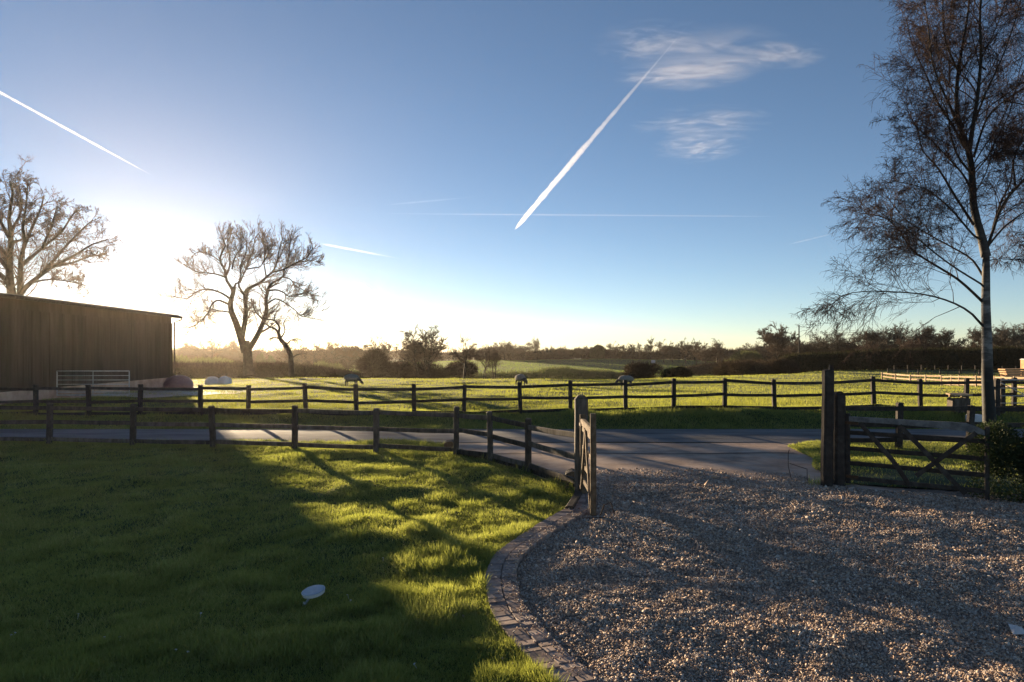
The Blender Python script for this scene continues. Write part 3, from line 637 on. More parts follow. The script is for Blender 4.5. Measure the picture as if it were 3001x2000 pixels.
# ------------------------------------------------------------------ barn
def barn():
    A, B = Vector((-20.8, 21.0, 0)), Vector((-22.4, 45.0, 0)); H = 4.72
    t = (B - A).normalized(); nrm = Vector((t.y, -t.x, 0)); L = (B - A).length; W = 13.0
    root = empty('barn', A, 'long dark boarded barn with a straight eave and low roof', 'barn')
    A2 = A - nrm * W; B2 = B - nrm * W
    m = MB(); k = 0; s = 0
    while s < L - .05:                       # vertical boards, each set slightly proud or back
        w = min(random.uniform(.17, .23), L - s); p = A + t * (s + w / 2) + nrm * random.uniform(-.012, .012)
        rot = Matrix.Rotation(math.atan2(t.y, t.x), 3, 'Z')
        m.box((p.x, p.y, H / 2 - .5 + .45), (w - .012, .035, H - .9), rot); s += w
    m.build('boarding', M['cladding'], root)
    m = MB(); c = (A + B) / 2 - nrm * .1; m.box((c.x, c.y, H / 2 - .25), (L, .1, H + .4), rot)
    c = (B + B2) / 2 - t * .06; m.box((c.x, c.y, H / 2 - .45), (.1, W, H + .0), rot); c = (A + A2) / 2 + t * .06; m.box((c.x, c.y, H / 2 - .45), (.1, W, H), rot)
    c = (A2 + B2) / 2; m.box((c.x, c.y, H / 2 - .75), (L, .1, H - .6), rot)
    m.build('wall', M['cladding'], root)
    m = MB(); c = (A + B) / 2 + nrm * .02; m.box((c.x, c.y, .25), (L + .06, .09, .9), rot); m.build('plinth', M['concrete'], root)
    m = MB(); o = nrm * .35; a, b, c_, d_ = A + o - t * .3, B + o + t * .3, B2 - nrm * .2 + t * .3, A2 - nrm * .2 - t * .3
    v = [(*a.xy, H + .02), (*b.xy, H + .02), (*c_.xy, H - .75), (*d_.xy, H - .75)]; v += [(p[0], p[1], p[2] + .07) for p in v]
    m.add(v, [(3, 2, 1, 0), (4, 5, 6, 7), (0, 1, 5, 4), (1, 2, 6, 5), (2, 3, 7, 6), (3, 0, 4, 7)]); m.build('roof', M['roof'], root)
    g0, g1 = A + nrm * .44 - t * .35, B + nrm * .44 + t * .4
    m = MB(); m.tube([(*g0.xy, H - .02), (*g1.xy, H - .06)], .085, 10); m.tube([(g1.x, g1.y, H - .06), (g1.x - .02, g1.y, H - .22), (B.x + .1, B.y + .1, H - .4), (B.x + .1, B.y + .1, .2)], .05, 8)
    m.build('gutter', M['wood_dark'], root)
    return root
barn()
# galvanised yard gate
def metal_gate(A, L, h, ang, label, bars, brace):
    root = empty('metal_gate', A, label, 'gate', None, ang)
    m = MB()
    for x_ in (0, L): m.tube([(x_, 0, .12), (x_, 0, h + .12)], .026)
    for z_ in (0.12, h + .12): m.tube([(0, 0, z_), (L, 0, z_)], .026)
    link('frame', m.mesh('frame', True), M['metal'], root)
    for k in range(1, bars - 1):
        z_ = .12 + h * (k / (bars - 1)) ** 1.15; link('bar', MB().tube([(0, 0, z_), (L, 0, z_)], .017, 6).mesh('bar', True), M['metal'], root)
    for (x0, z0, x1, z1) in brace: link('brace', MB().tube([(x0 * L, -.02, .12 + z0 * h), (x1 * L, -.02, .12 + z1 * h)], .016, 6).mesh('brace', True), M['metal'], root)
    return root
gxx = gx(131, 31.2); metal_gate((gxx, 31.2, g(gxx, 31.2) + .1), 3.2, 1.1, .06, 'galvanised seven bar gate leaning near the dark barn wall', 7, [(.5, 0, .5, 1)])
metal_gate((gx(2313, 21.8), 22.3, .4), 3.4, .95, .04, 'galvanised gate with diagonal brace beyond the birch tree', 5, [(.02, .95, .55, .02), (.98, .95, .55, .02)])
for p, d, l in ((2291, 22.2, 'dark gatepost just right of the birch trunk'), (2303, 22.4, 'dark hanging post carrying the galvanised gate by the birch')):
    r = empty('gatepost', (gx(p, d), d, .38), l, 'gatepost'); link('shaft', post_mb(1.12, .15).mesh('shaft'), M['wood_dark'], r)
    link('weathered_top', MB().box((0, 0, 1.135), (.12, .12, .03), taper=.5).mesh('weathered_top'), M['wood'], r)
# yard track, tarpaulin heap, bulk bags
ys = np.linspace(33.5, 45.5, 40); xs0 = gx(-250, ys); xs1 = gx(np.interp(ys, [33.5, 36, 40, 45.5], [330, 540, 585, 470]), ys)
V, Fq = strip_grid(ys, xs0, xs1, 60, lambda x, y: gz(x, y) + .03)
tag(link('track', np_mesh('track', V, Fq, True), M['track']), kind='structure')
def heap(name, c, rx, ry, rz, mat, label, cat_, seed, amp=.18, group=None):
    r = random.Random(seed); bm = bmesh.new(); bmesh.ops.create_icosphere(bm, subdivisions=4, radius=1)
    for v in bm.verts:
        p = v.co.copy(); nz = float(fbm(p.x * 1.0 + seed, p.y + p.z * .7, .7, seed)) - .5
        v.co = Vector((p.x * rx, p.y * ry, max(p.z, -.25) * rz)) * (1 + amp * 2 * nz)
    m = bpy.data.meshes.new(name); bm.to_mesh(m); bm.free()
    for q in m.polygons: q.use_smooth = True
    o = link(name, m, mat); o.location = c; return tag(o, label, cat_, group)
x_ = gx(410, 41); heap('tarpaulin_heap', (x_, 41, g(x_, 41) + .25), .85, .8, .62, M['tarp'], 'low domed heap under a reddish tarpaulin beside the barn corner', 'covered heap', 3, .1)
for p, s_, l in ((489, .5, 'knobbly pale bulk bag slumped on the yard edge'), (517, .42, 'bluish white bulk bag next to the knobbly pale bag')):
    x_ = gx(p, 46); o = heap('bulk_bag', (x_, 46, g(x_, 46) + .24), s_, .45, .45, M['bag'], l, 'bulk bag', int(p), .16)
# box and block by the verge fence, timber by the far hedge
x_ = gx(2203, 22.6); r = empty('feed_box', (x_, 22.6, .38), 'brown wooden feed box with pale lid by the lane fence', 'box')
link('body', MB().box((0, 0, .24), (.52, .4, .46), jit=.006).mesh('body'), M['wood'], r); link('lid', MB().box((0, -.02, .6), (.6, .46, .05), Matrix.Rotation(.06, 3, 'X'), .004).box((-.2, .15, .53), (.05, .05, .12)).box((.2, .15, .53), (.05, .05, .12)).mesh('lid'), M['wood_new'], r)
x_ = gx(2239, 21.7); r = empty('salt_block', (x_, 21.7, g(x_, 21.7)), 'bright white block resting beside the birch trunk', 'block')
bm = bmesh.new(); bmesh.ops.create_cube(bm, size=1); bmesh.ops.scale(bm, vec=(.42, .3, .26), verts=bm.verts); bmesh.ops.bevel(bm, geom=bm.edges, offset=.03, segments=2, affect='EDGES')
m = bpy.data.meshes.new('block'); bm.to_mesh(m); bm.free(); o = link('block', m, M['white'], r); o.location = (0, 0, .14)
o = link('holder', MB().box((0, 0, .02), (.5, .36, .05)).mesh('holder'), M['wood'], r)
x_ = gx(2328, 74); zz = g(x_, 74); r = empty('timber_stack', (x_, 74, zz), 'stack of fresh sawn timber catching sun near the far hedge', 'timber stack')
for k in range(4): link('board_layer', MB().box((random.uniform(-.1, .1), 0, .5 + k * .24), (2.3 + random.uniform(-.2, .2), 1.1, .15), jit=.02).mesh('board_layer'), M['orange'], r)
for k in (-1, 0, 1): link('bearer', MB().box((k * .9, 0, .2), (.16, 1.1, .42), jit=.02).mesh('bearer'), M['orange'], r)
x_ = gx(2362, 74); r = empty('brick_pier', (x_, 74, g(x_, 74)), 'orange sunlit brick pier beside the timber stack', 'pier')
link('shaft', MB().box((0, 0, 1.1), (.95, .9, 2.3)).mesh('shaft'), M['orange'], r); link('coping', MB().box((0, 0, 2.3), (1.1, 1.05, .12), taper=.8).mesh('coping'), M['render'], r)

# ------------------------------------------------------------------ sheep
def sheep(px, row, d, hd, label, grazing, s=1.0):
    x_ = gx(px, d); z_ = g(x_, d); root = empty('sheep', (x_, d, z_), label, 'sheep', 'sheep in the meadow', hd); root.scale = (s, s, s)
    hz = (.28, .16) if grazing else (.78, .86)
    v = [(0, 0, .5), (.36, 0, .52), (-.38, 0, .52), (.56, 0, .58 if not grazing else .46), (.68, 0, hz[1] if not grazing else .3), (.84, 0, hz[0] if not grazing else .14)]
    e = [(0, 1), (0, 2), (1, 3), (3, 4), (4, 5)]; rr = [.2, .17, .16, .11, .09, .05]
    for lx, ly in ((.3, .12), (.3, -.12), (-.34, .12), (-.34, -.12)):
        a = len(v); b = 1 if lx > 0 else 2; v += [(lx, ly, .36), (lx + (.02 if lx > 0 else -.06), ly, .2), (lx, ly, 0.01)]; e += [(b, a), (a, a + 1), (a + 1, a + 2)]; rr += [.075, .035, .035]
    k = len(v); v += [(.72, .1, (hz[1] if not grazing else .3) + .03), (.72, -.1, (hz[1] if not grazing else .3) + .03)]; e += [(4, k), (4, k + 1)]; rr += [.02, .02]
    skin('body', v, e, rr, M['sheep_dark'], root, 2)
    bm = bmesh.new(); bmesh.ops.create_icosphere(bm, subdivisions=4, radius=1)
    for w in bm.verts:
        p = w.co.copy(); nz = float(fbm(p.x * 1.1 + px, p.y + p.z * 1.3, .25, int(px) % 50)) - .5
        w.co = Vector((p.x * .55 - .02, p.y * .27, .55 + p.z * (.25 + .02 * p.x))) + p * nz * .07
    m = bpy.data.meshes.new('fleece'); bm.to_mesh(m); bm.free()
    for q in m.polygons: q.use_smooth = True
    link('fleece', m, M['wool'], root)
sheep(808, 872, 47, -.25, 'plump grazing sheep standing broadside, nearest the two bare trees', True, 1.05)
sheep(1196, 876, 47, -1.0, 'sheep seen from behind with only its rounded rump above the rail', True, 1.0)
sheep(1438, 879, 47, 2.75, 'pale faced sheep behind a fence post, nearest the tall dark gatepost', True, .98)

# ------------------------------------------------------------------ trees read off limb by limb
rt = np.random.default_rng(21)
cv1 = lambda x, y: ((500 + x / 3.136) * .784, (640 + y / 3.136) * .784)
def oak():
    d = 75; k = d / F * .25     # metres per crop unit
    Ls = [([(725, 1440), (712, 1330), (708, 1240), (700, 1180), (690, 1130)], 56, 44, 0),
      ([(690, 1230), (650, 1110), (605, 970), (560, 860), (552, 770), (575, 690), (585, 630)], 46, 20, -.12),
      ([(575, 690), (560, 640), (515, 570), (500, 480), (455, 390), (475, 310), (505, 250), (470, 170)], 20, 5, -.3),
      ([(545, 740), (470, 690), (340, 650), (230, 680), (150, 740), (20, 715)], 13, 3, .2),
      ([(530, 790), (440, 755), (380, 790), (345, 870), (270, 950), (170, 1010)], 13, 3, -.35),
      ([(545, 865), (440, 850), (370, 840), (330, 890), (280, 960)], 9, 3, .45),
      ([(510, 545), (400, 510), (230, 490), (120, 420)], 11, 3, .35),
      ([(515, 520), (545, 430), (540, 330), (520, 260), (560, 120)], 12, 3, .4),
      ([(565, 470), (580, 400), (605, 330), (650, 260), (640, 130)], 9, 3, .1),
      ([(585, 640), (600, 600), (640, 590), (660, 540), (700, 450), (725, 370), (750, 320), (780, 170)], 13, 3, .3),
      ([(455, 395), (390, 350), (300, 310), (210, 330)], 7, 2, -.4),
      ([(650, 1130), (682, 960), (695, 850), (685, 760), (682, 690)], 30, 20, .15),
      ([(682, 690), (720, 645), (830, 590), (880, 540), (940, 490), (980, 400), (1000, 280), (1030, 190)], 22, 4, .25),
      ([(682, 700), (640, 650), (625, 590), (650, 530), (640, 440), (690, 330), (700, 200)], 14, 3, -.35),
      ([(880, 540), (868, 470), (860, 400), (900, 310), (880, 190)], 9, 3, -.4),
      ([(940, 495), (1040, 470), (1130, 420), (1250, 360), (1310, 270)], 11, 3, -.2),
      ([(700, 470), (770, 455), (830, 440), (870, 330), (840, 180)], 8, 3, .45),
      ([(715, 1210), (790, 1090), (850, 960), (882, 850), (878, 740), (905, 625)], 34, 17, .1),
      ([(905, 630), (945, 590), (1030, 540), (1045, 470), (1080, 400), (1090, 280), (1100, 190)], 15, 3, .35),
      ([(1045, 470), (1160, 415), (1280, 390), (1370, 400)], 8, 2, .1),
      ([(900, 665), (980, 660), (1050, 690), (1085, 720), (1160, 700), (1270, 680)], 12, 3, -.3),
      ([(885, 790), (970, 740), (1070, 790), (1150, 850), (1215, 910), (1310, 850), (1360, 800)], 10, 2, .3),
      ([(850, 930), (790, 870), (750, 790), (705, 760)], 12, 4, -.4),
      ([(1030, 540), (1100, 560), (1150, 620), (1260, 680), (1330, 720)], 8, 2, .5)]
    limbs = [limb(p, cv1, d, a * k * .84, b * k * .8, s, rt) for p, a, b, s in Ls]
    base = tuple(limbs[0][0][:3])
    limbs[0][0] = (*limbs[0][0][:2], limbs[0][0][2], limbs[0][0][3] * 1.2)
    make_tree('bare_tree', base, limbs, [
        dict(src=0, skip=2, n=27, t0=.25, ang=46, lr=.42, rr=.5, K=8, wob=.13, trop=(0, 0, .1), shape=.35, rmin=.03, rmax=.07, tend=.4),
        dict(n=8, t0=.2, ang=38, lr=.5, K=6, wob=.13, trop=(0, 0, .1), rmin=.016, rmax=.03, tend=.5),
        dict(n=6, t0=.2, ang=38, lr=.55, K=4, wob=.14, trop=(0, 0, .05), rmin=.0085, rmax=.012, tend=.6)],
        M['bark'], M['twig'], 'big spreading bare tree with forked trunk rising above the hedge', seed=5, K=14)
oak()
def leaning():
    d = 66; k = d / F * .25
    Ls = [([(1112, 1450), (1108, 1330), (1095, 1240), (1060, 1170), (1005, 1110), (995, 1060)], 28, 17, 0),
      ([(995, 1060), (965, 1020), (900, 990), (860, 960)], 14, 4, .3),
      ([(990, 1055), (1000, 1000), (955, 940), (885, 930), (850, 900)], 14, 4, -.3),
      ([(1000, 1110), (950, 1095), (895, 1115)], 9, 3, .3), ([(1060, 1170), (1110, 1120), (1180, 1110), (1220, 1150)], 8, 2, .5),
      ([(1005, 1110), (1050, 1040), (1040, 960), (1080, 900)], 8, 2, -.4), ([(1120, 1280), (1180, 1250), (1245, 1245)], 9, 2, .2), ([(955, 940), (960, 880), (1000, 840)], 7, 2, .2)]
    limbs = [limb(p, cv1, d, a * k, b * k, s, rt) for p, a, b, s in Ls]
    make_tree('bare_tree', tuple(limbs[0][0][:3]), limbs, [
        dict(src=0, n=14, t0=.3, ang=55, lr=.42, rr=.5, K=6, wob=.22, rmin=.022, rmax=.05), dict(n=6, t0=.2, ang=50, lr=.6, K=5, wob=.22, rmin=.014, rmax=.022), dict(n=3, t0=.2, ang=45, lr=.6, K=4, wob=.2, rmin=.011, rmax=.014)],
        M['bark'], M['twig'], 'small crooked tree leaning left beside the big spreading bare tree', seed=8, K=12)
leaning()
def barntree():
    d = 66; k = d / F * .375; cv = lambda x, y: (x * .375, (400 + (y if y > 980 else 980 - (980 - y) * .85) / 2.091) * .784)
    Ls = [([(95, 1300), (90, 1100), (75, 980), (60, 850), (60, 700), (70, 560), (55, 400), (80, 250), (60, 150)], 38, 4, 0),
      ([(115, 1250), (125, 980), (125, 830), (130, 700), (155, 600), (200, 480), (250, 350), (270, 250)], 24, 3, .12),
      ([(125, 960), (170, 900), (240, 835), (330, 765), (450, 690), (560, 610), (660, 570)], 18, 3, -.1),
      ([(130, 760), (200, 690), (260, 630), (380, 510), (440, 400), (480, 360)], 13, 3, .3),
      ([(65, 900), (0, 820), (-80, 760), (-200, 700), (-330, 660)], 20, 3, -.15),
      ([(60, 720), (-20, 600), (-90, 480), (-160, 330)], 18, 3, .25), ([(60, 800), (-60, 640), (-220, 520), (-320, 420)], 14, 3, -.4),
      ([(330, 765), (440, 740), (560, 690), (640, 680)], 9, 2, .4), ([(200, 880), (300, 860), (400, 870), (520, 900)], 7, 2, -.3),
      ([(60, 560), (0, 430), (-20, 280), (-60, 160)], 13, 3, -.3), ([(155, 600), (140, 480), (160, 330), (170, 170)], 12, 3, -.4),
      ([(70, 500), (120, 400), (130, 280), (110, 140)], 10, 2, .4), ([(240, 835), (330, 720), (420, 600), (520, 480), (570, 430)], 12, 3, .45),
      ([(260, 630), (300, 520), (330, 420), (350, 330)], 9, 3, -.5), ([(65, 860), (20, 700), (-60, 800), (-140, 850)], 8, 2, .5)]
    limbs = [limb(p, cv, d, a * k, b * k, s, rt) for p, a, b, s in Ls]
    make_tree('bare_tree', tuple(limbs[0][0][:3]), limbs, [
        dict(src=0, n=24, t0=.25, ang=45, lr=.38, rr=.5, K=8, wob=.15, trop=(0, 0, .05), rmin=.03, rmax=.07), dict(n=9, t0=.2, ang=42, lr=.5, K=6, wob=.17, trop=(0, 0, .03), rmin=.021, rmax=.032), dict(n=5, t0=.15, ang=40, lr=.55, K=4, wob=.16, rmin=.013, rmax=.018)],
        M['bark'], M['twig'], 'tall twiggy tree with brown clinging leaves standing behind the barn roof', seed=11, K=14,
        catk=dict(n=26000, l=.11, w=.06, mat=M['scrub'], dz=-.3))
barntree()
def birch():
    d = 14.6; k = d / F * .5; cv = lambda x, y: ((2400 + x / 1.567) * .784, y * .5003)
    Ls = [([(789, 2080), (786, 1990), (781, 1880), (774, 1740), (772, 1568), (767, 1400), (768, 1250), (768, 1150)], 36, 23, 0),
      ([(768, 1180), (745, 1080), (712, 960), (704, 800), (688, 690), (645, 575), (632, 460), (640, 330), (665, 180), (690, 20), (700, -180)], 26, 5, .05),
      ([(690, 690), (708, 580), (730, 430), (745, 250), (740, 60), (760, -150), (750, -330)], 15, 4, -.12),
      ([(748, 1492), (690, 1432), (600, 1385), (480, 1353), (320, 1340), (200, 1340), (100, 1362), (45, 1430)], 11, 2, -.1),
      ([(745, 1380), (640, 1285), (520, 1210), (430, 1150), (370, 1060), (300, 1000), (190, 980)], 13, 3, .1),
      ([(752, 1310), (640, 1240), (530, 1160), (400, 1050), (330, 1010), (230, 940)], 9, 2.5, -.2),
      ([(752, 1265), (700, 1190), (600, 1130), (500, 1075), (400, 1010), (310, 900)], 11, 2.5, .35),
      ([(715, 1085), (610, 965), (510, 880), (430, 850), (330, 830)], 10, 2.5, -.35), ([(712, 1035), (625, 900), (545, 770), (475, 690), (455, 600), (400, 500)], 11, 2.5, .15),
      ([(702, 880), (660, 800), (560, 690), (490, 620), (420, 560)], 10, 2.5, .45), ([(702, 800), (640, 720), (605, 620), (590, 520), (540, 420)], 10, 2.5, -.4),
      ([(670, 680), (610, 570), (540, 460), (490, 340), (430, 210), (400, 80)], 12, 2.5, .3), ([(640, 560), (570, 420), (520, 280), (500, 100), (470, -60)], 10, 2.5, -.3),
      ([(712, 720), (770, 550), (850, 465), (960, 395), (1050, 340)], 10, 2.5, .2), ([(708, 580), (770, 420), (840, 270), (900, 100), (940, -60)], 9, 2.5, -.25),
      ([(770, 1150), (805, 1045), (840, 950), (910, 860), (1000, 780), (1120, 640), (1200, 520)], 15, 3, -.15), ([(775, 1135), (850, 1045), (930, 985), (1030, 920), (1180, 900)], 11, 2.5, .3),
      ([(905, 865), (895, 740), (930, 640), (960, 520)], 7, 2, .3), ([(800, 1050), (835, 930), (880, 840), (905, 700), (1010, 560)], 10, 2.5, .4),
      ([(735, 300), (800, 160), (860, 0), (900, -150)], 8, 2, .4), ([(640, 330), (580, 180), (570, 20), (590, -140)], 8, 2, -.4), ([(850, 465), (930, 480), (1040, 520), (1130, 640)], 6, 2, -.3),
      ([(705, 800), (740, 750), (830, 700), (960, 690)], 7, 2, -.3), ([(770, 1200), (850, 1190), (950, 1210), (1060, 1260)], 5, 1.5, .2), ([(690, 690), (650, 600), (600, 480), (600, 300), (570, 200)], 9, 2, .5)]
    Ls = [(p if q < 3 or abs(p[0][0] - 755) > 40 else [(768, p[0][1] + 22)] + p, a, b, s) for q, (p, a, b, s) in enumerate(Ls)]
    limbs = [limb(p, cv, d, a * k * ((.95, .8, .75)[q] if q < 3 else .58), b * k * .6, s, rt) for q, (p, a, b, s) in enumerate(Ls)]
    make_tree('birch_tree', tuple(limbs[0][0][:3]), limbs, [
        dict(src=0, skip=1, n=24, t0=.2, ang=43, shape=.55, lr=.49, rr=.5, K=8, wob=.13, trop=(0, 0, .04), rmin=.006, rmax=.016),
        dict(n=10, t0=.2, ang=45, lr=.55, K=7, wob=.16, trop=(0, 0, -.05), rmin=.0045, rmax=.0075, tend=.5),
        dict(n=7, t0=.1, ang=40, lr=.75, K=6, wob=.2, trop=(0, 0, -.13), rmin=.003, rmax=.004, tend=.7)],
        M['birch'], M['birch_twig'], 'tall birch with white and black trunk and drooping dark twigs', seed=13, K=18, S=10, split=3,
        catk=dict(n=32000, l=.03, w=.011, mat=M['birch_bud']))
M['birch_bud'] = leafy('birch_catkin', [(.2, (.03, .018, .014)), (.6, (.055, .03, .023)), (.85, (.08, .05, .035))], trans=.1, tcol=(.2, .09, .04), scale=1.0, isl=.5, gloss=0)
birch()

# ------------------------------------------------------------------ bushes, hedges and the distant trees
def bush_mesh(name, n, rx, ry, rz, ln, wd, seed, lobes=7, up=.5, z0=0.0):
    r = np.random.default_rng(seed); c = r.normal(size=(lobes, 3)) * np.array([rx * .45, ry * .45, rz * .22]); c[:, 2] += rz * .85
    s = r.uniform(.4, .75, lobes); k = r.integers(0, lobes, n); dv = unit(r.normal(size=(n, 3))); rad = r.random(n) ** .38
    P = c[k] + dv * (rad * s[k])[:, None] * np.array([rx, ry, rz * .85]); P[:, 2] = np.abs(P[:, 2]) * 1.3 + z0
    low = r.random(n) < .25; P[low, 2] *= r.random(low.sum())
    D = dv + r.normal(size=(n, 3)) * .6; D[:, 2] += up
    return np_mesh(name, *spray(P, D, ln * r.uniform(.5, 1.3, n), wd * r.uniform(.6, 1.3, n), r))
def bush(px, d, w, h, mat, label, seed, n=5000, ln=None, wd=None, depth=None, cat_='bush', group=None, dz=0, up=.5, name='bush'):
    x_ = gx(px, d); W = w * d / F / 2; ln = ln or .006 * d; wd = wd or .0007 * d; n = int(n * 2.2) if d > 20 else n
    o = link(name, bush_mesh(name, n, W, depth or W * .8, h / 2.0, ln, wd, seed, up=up), mat); o.location = (x_, d, g(x_, d) - .05 + dz)
    return tag(o, label, cat_, group)
def hedge(label, P, mat, n, width, ln, wd, seed, name='hedge', cat_='hedge', kind=None, rough=.35):
    """P: (px, depth, top row)"""
    n *= 2; r = np.random.default_rng(seed); P = np.array(P, float); t = r.random(n) * (len(P) - 1); i = np.minimum(t.astype(int), len(P) - 2); a = t - i
    px = P[i, 0] * (1 - a) + P[i + 1, 0] * a; d = P[i, 1] * (1 - a) + P[i + 1, 1] * a; tr = P[i, 2] * (1 - a) + P[i + 1, 2] * a
    x = gx(px, d); z0 = gz(x, d); top = E - (tr - HY) * d / F; H = np.maximum(top - z0, .2)
    H = H * (1 - rough / 2 + rough * fbm(x, d * 2, .0028 * d.mean() * 10, seed % 40))
    q = r.random(n) ** .7; yy = (r.random(n) - .5) * width * np.sqrt(1 - .6 * q ** 2)
    B = np.stack([x, d + yy, z0 + q * H - .05], 1); D = r.normal(size=(n, 3)) * .8; D[:, 2] += .6; D[:, 1] *= .7
    c = np.array([x.mean(), d.mean(), z0.mean()])
    o = link(name, np_mesh(name, *spray(B - c, D, ln * 1.1 * r.uniform(.5, 1.3, n), wd * .62 * r.uniform(.6, 1.3, n), r)), mat); o.location = c
    return tag(o, label if not kind else None, cat_ if not kind else None, None, kind)
hedge('trimmed dark hedge running under the big spreading bare tree', [(380, 80, 836), (470, 79, 838), (560, 79, 837), (650, 79, 838), (730, 79, 846), (790, 79, 856), (835, 78, 868)], M['scrub'], 16000, 2.2, .5, .14, 61, rough=.12)
hedge('dark overgrown hedge along the far right of the field', [(1800, 118, 826), (1850, 121, 815), (1950, 122, 811), (2050, 122, 809), (2150, 122, 806), (2250, 121, 804), (2350, 120, 803), (2480, 119, 801), (2600, 118, 804)], M['scrub_dark'], 30000, 5, .8, .26, 62, rough=.3)
hedge('brown rough hedge crossing below the round crowned tree', [(1560, 215, 848), (1640, 210, 838), (1720, 200, 832), (1810, 170, 828), (1850, 150, 820)], M['scrub'], 9000, 5, 1.0, .3, 63)
hedge('brown rough scrub at the foot of the far green hill', [(1080, 150, 862), (1180, 170, 855), (1280, 178, 850), (1380, 178, 852), (1470, 170, 860), (1520, 150, 870)], M['scrub_pale'], 11000, 14, .9, .22, 64, rough=.5)
for a, b, s_, dd, r0, mt, nn in ((1120, 1960, 70, 335, 808, 'scrub', 14000), (360, 860, 71, 250, 810, 'scrub', 12000), (1640, 2650, 72, 260, 799, 'scrub', 14000), (-200, 1300, 73, 420, 806, 'scrub', 12000), (1900, 2700, 74, 420, 799, 'scrub', 9000)):
    Pp = [(a + (b - a) * k / 24, dd, r0 + random.uniform(-6, 8)) for k in range(25)]
    hedge(None, Pp, M[mt], nn, 10, .0058 * dd, .0017 * dd, s_, name='far_woods', kind='stuff', rough=.6)
bush(850, 105, 72, 4.6, M['scrub'], 'dark brown rounded thicket left of the multi stemmed trees', 81, 7000)
bush(1010, 112, 130, 3.9, M['scrub'], 'broad dark thicket under the multi stemmed tree', 82, 9000)
bush(915, 112, 90, 3.6, M['scrub'], 'lower dark thicket between the brown rounded one and the broad one', 83, 7000)
bush(757, 150, 66, 4.4, M['scrub_pale'], 'pale green grey willow bush beyond the hedge', 84, 6000)
bush(600, 140, 150, 3.2, M['scrub'], 'hazy brown scrub patch beyond the hedge and the leaning tree', 85, 8000)
bush(450, 120, 120, 4.4, M['scrub_pale'], 'pale sunlit scrub just right of the barn end', 86, 7000)
bush(1553, 80, 52, 1.1, M['scrub_dark'], 'small dark low bush just over the crest of the field', 87, 3500)
bush(1475, 84, 80, 1.7, M['scrub'], 'sprawling brown bush left of the small dark low bush', 88, 4500)
bush(1800, 100, 78, 2.2, M['scrub'], 'rounded russet bush at the field edge below the round crowned tree', 89, 5000)
bush(1690, 108, 120, 2.6, M['scrub'], 'low russet brush trailing left from the rounded russet bush', 90, 5000)
bush(1372, 330, 34, 5.6, M['evergreen'], 'dark evergreen clump alone on the distant skyline', 91, 5000, ln=1.1, wd=.4)
bush(1730, 225, 76, 6.2, M['scrub_pale'], 'olive rounded tree clump left of the round crowned tree', 92, 6000)
bush(598, 215, 14, 5.4, M['evergreen'], 'narrow dark conifer in the distance behind the leaning tree', 93, 2500, up=1.2)
bush(626, 215, 14, 4.6, M['evergreen'], 'second narrow conifer, shorter, right behind the leaning tree crown', 94, 2500, up=1.2)
o = bush(2440, 10.7, 185, 1.4, M['evergreen'], 'dense dark evergreen shrub at the free end of the right gate', 95, 42000, ln=.05, wd=.03, depth=.8, cat_='shrub', name='shrub')

def auto_tree(name, base, h, spread, label, seed, matC, nl=9, stems=1, group=None, low=.3, rough=1.0, far=True, thick=1.0, dens=1.0):
    r = np.random.default_rng(seed); limbs = []; b = np.array(base, float); rad = h * .028 * thick
    for s in range(stems):
        off = np.array([r.uniform(-.12, .12) * spread, r.uniform(-.1, .1) * spread, 0]) if stems > 1 else np.zeros(3)
        topx = off * 2.2 + np.array([r.normal() * .03 * h, r.normal() * .03 * h, h * .93])
        limbs.append([(*(b + off - np.array([0, 0, .4])), rad * 1.25), (*(b + off * 1.2 + np.array([0, 0, h * .2])), rad * .9), (*(b + off + (topx - off) * .55 + r.normal(size=3) * .03 * h), rad * .55), (*(b + topx), rad * .12)])
        for k in range(max(2, nl // stems)):
            az = r.uniform(0, 6.283); f = r.uniform(low, .75); st = off + (topx - off) * f; el = r.uniform(.15, 1.2)
            tip = np.array([math.cos(az) * math.cos(el) * spread * .58, math.sin(az) * math.cos(el) * spread * .58, h * (.55 + .42 * math.sin(el))]) + off
            md = st + (tip - st) * .5 + np.array([0, 0, -.04 * h]) + r.normal(size=3) * .025 * h
            limbs.append([(*(b + st), rad * .55 * (1 - .4 * f)), (*(b + md), rad * .32), (*(b + tip), rad * .08)])
    rm = h * (.0036 if base[1] < 100 else .0055)
    return make_tree(name, tuple(base), limbs, [dict(src=0, n=int(20 * dens), t0=.3, ang=48, lr=.42, rr=.5, K=5, wob=.17 * rough, trop=(0, 0, .05), rmin=rm, rmax=rm * 2.2), dict(n=7, t0=.2, ang=42, lr=.55, K=4, wob=.18 * rough, trop=(0, 0, .04), rmin=rm * .7, rmax=rm), dict(n=4, t0=.2, ang=40, lr=.6, K=3, wob=.15, rmin=rm * .5, rmax=rm * .6)], M['bark'], matC, label, seed=seed, K=9, S=6, group=group)
def at_tree(px, d, top, w, label, seed, **k):
    x_ = gx(px, d); z_ = g(x_, d); h = E + (HY - top) * d / F - z_
    return auto_tree('bare_tree', (x_, d, z_), h, w * d / F, label, seed, k.pop('mat', M['twig']), **k)
at_tree(972, 110, 762, 92, 'dense multi stemmed bare tree rising over the dark thicket', 101, stems=4, nl=16, low=.2)
at_tree(868, 125, 777, 70, 'thin feathery bare tree above the brown rounded thicket', 102, nl=9, mat=M['twig_grey'], dens=.7)
at_tree(1067, 62, 778, 66, 'small bare field tree with a clear stem behind the lane fence', 103, nl=10, low=.35)
at_tree(1112, 76, 797, 44, 'slim bare sapling just right of the clear stemmed field tree', 104, nl=6, stems=2, thick=.6)
at_tree(1136, 78, 799, 40, 'second slim sapling with a sideways arching top', 105, nl=6, stems=2, thick=.6)
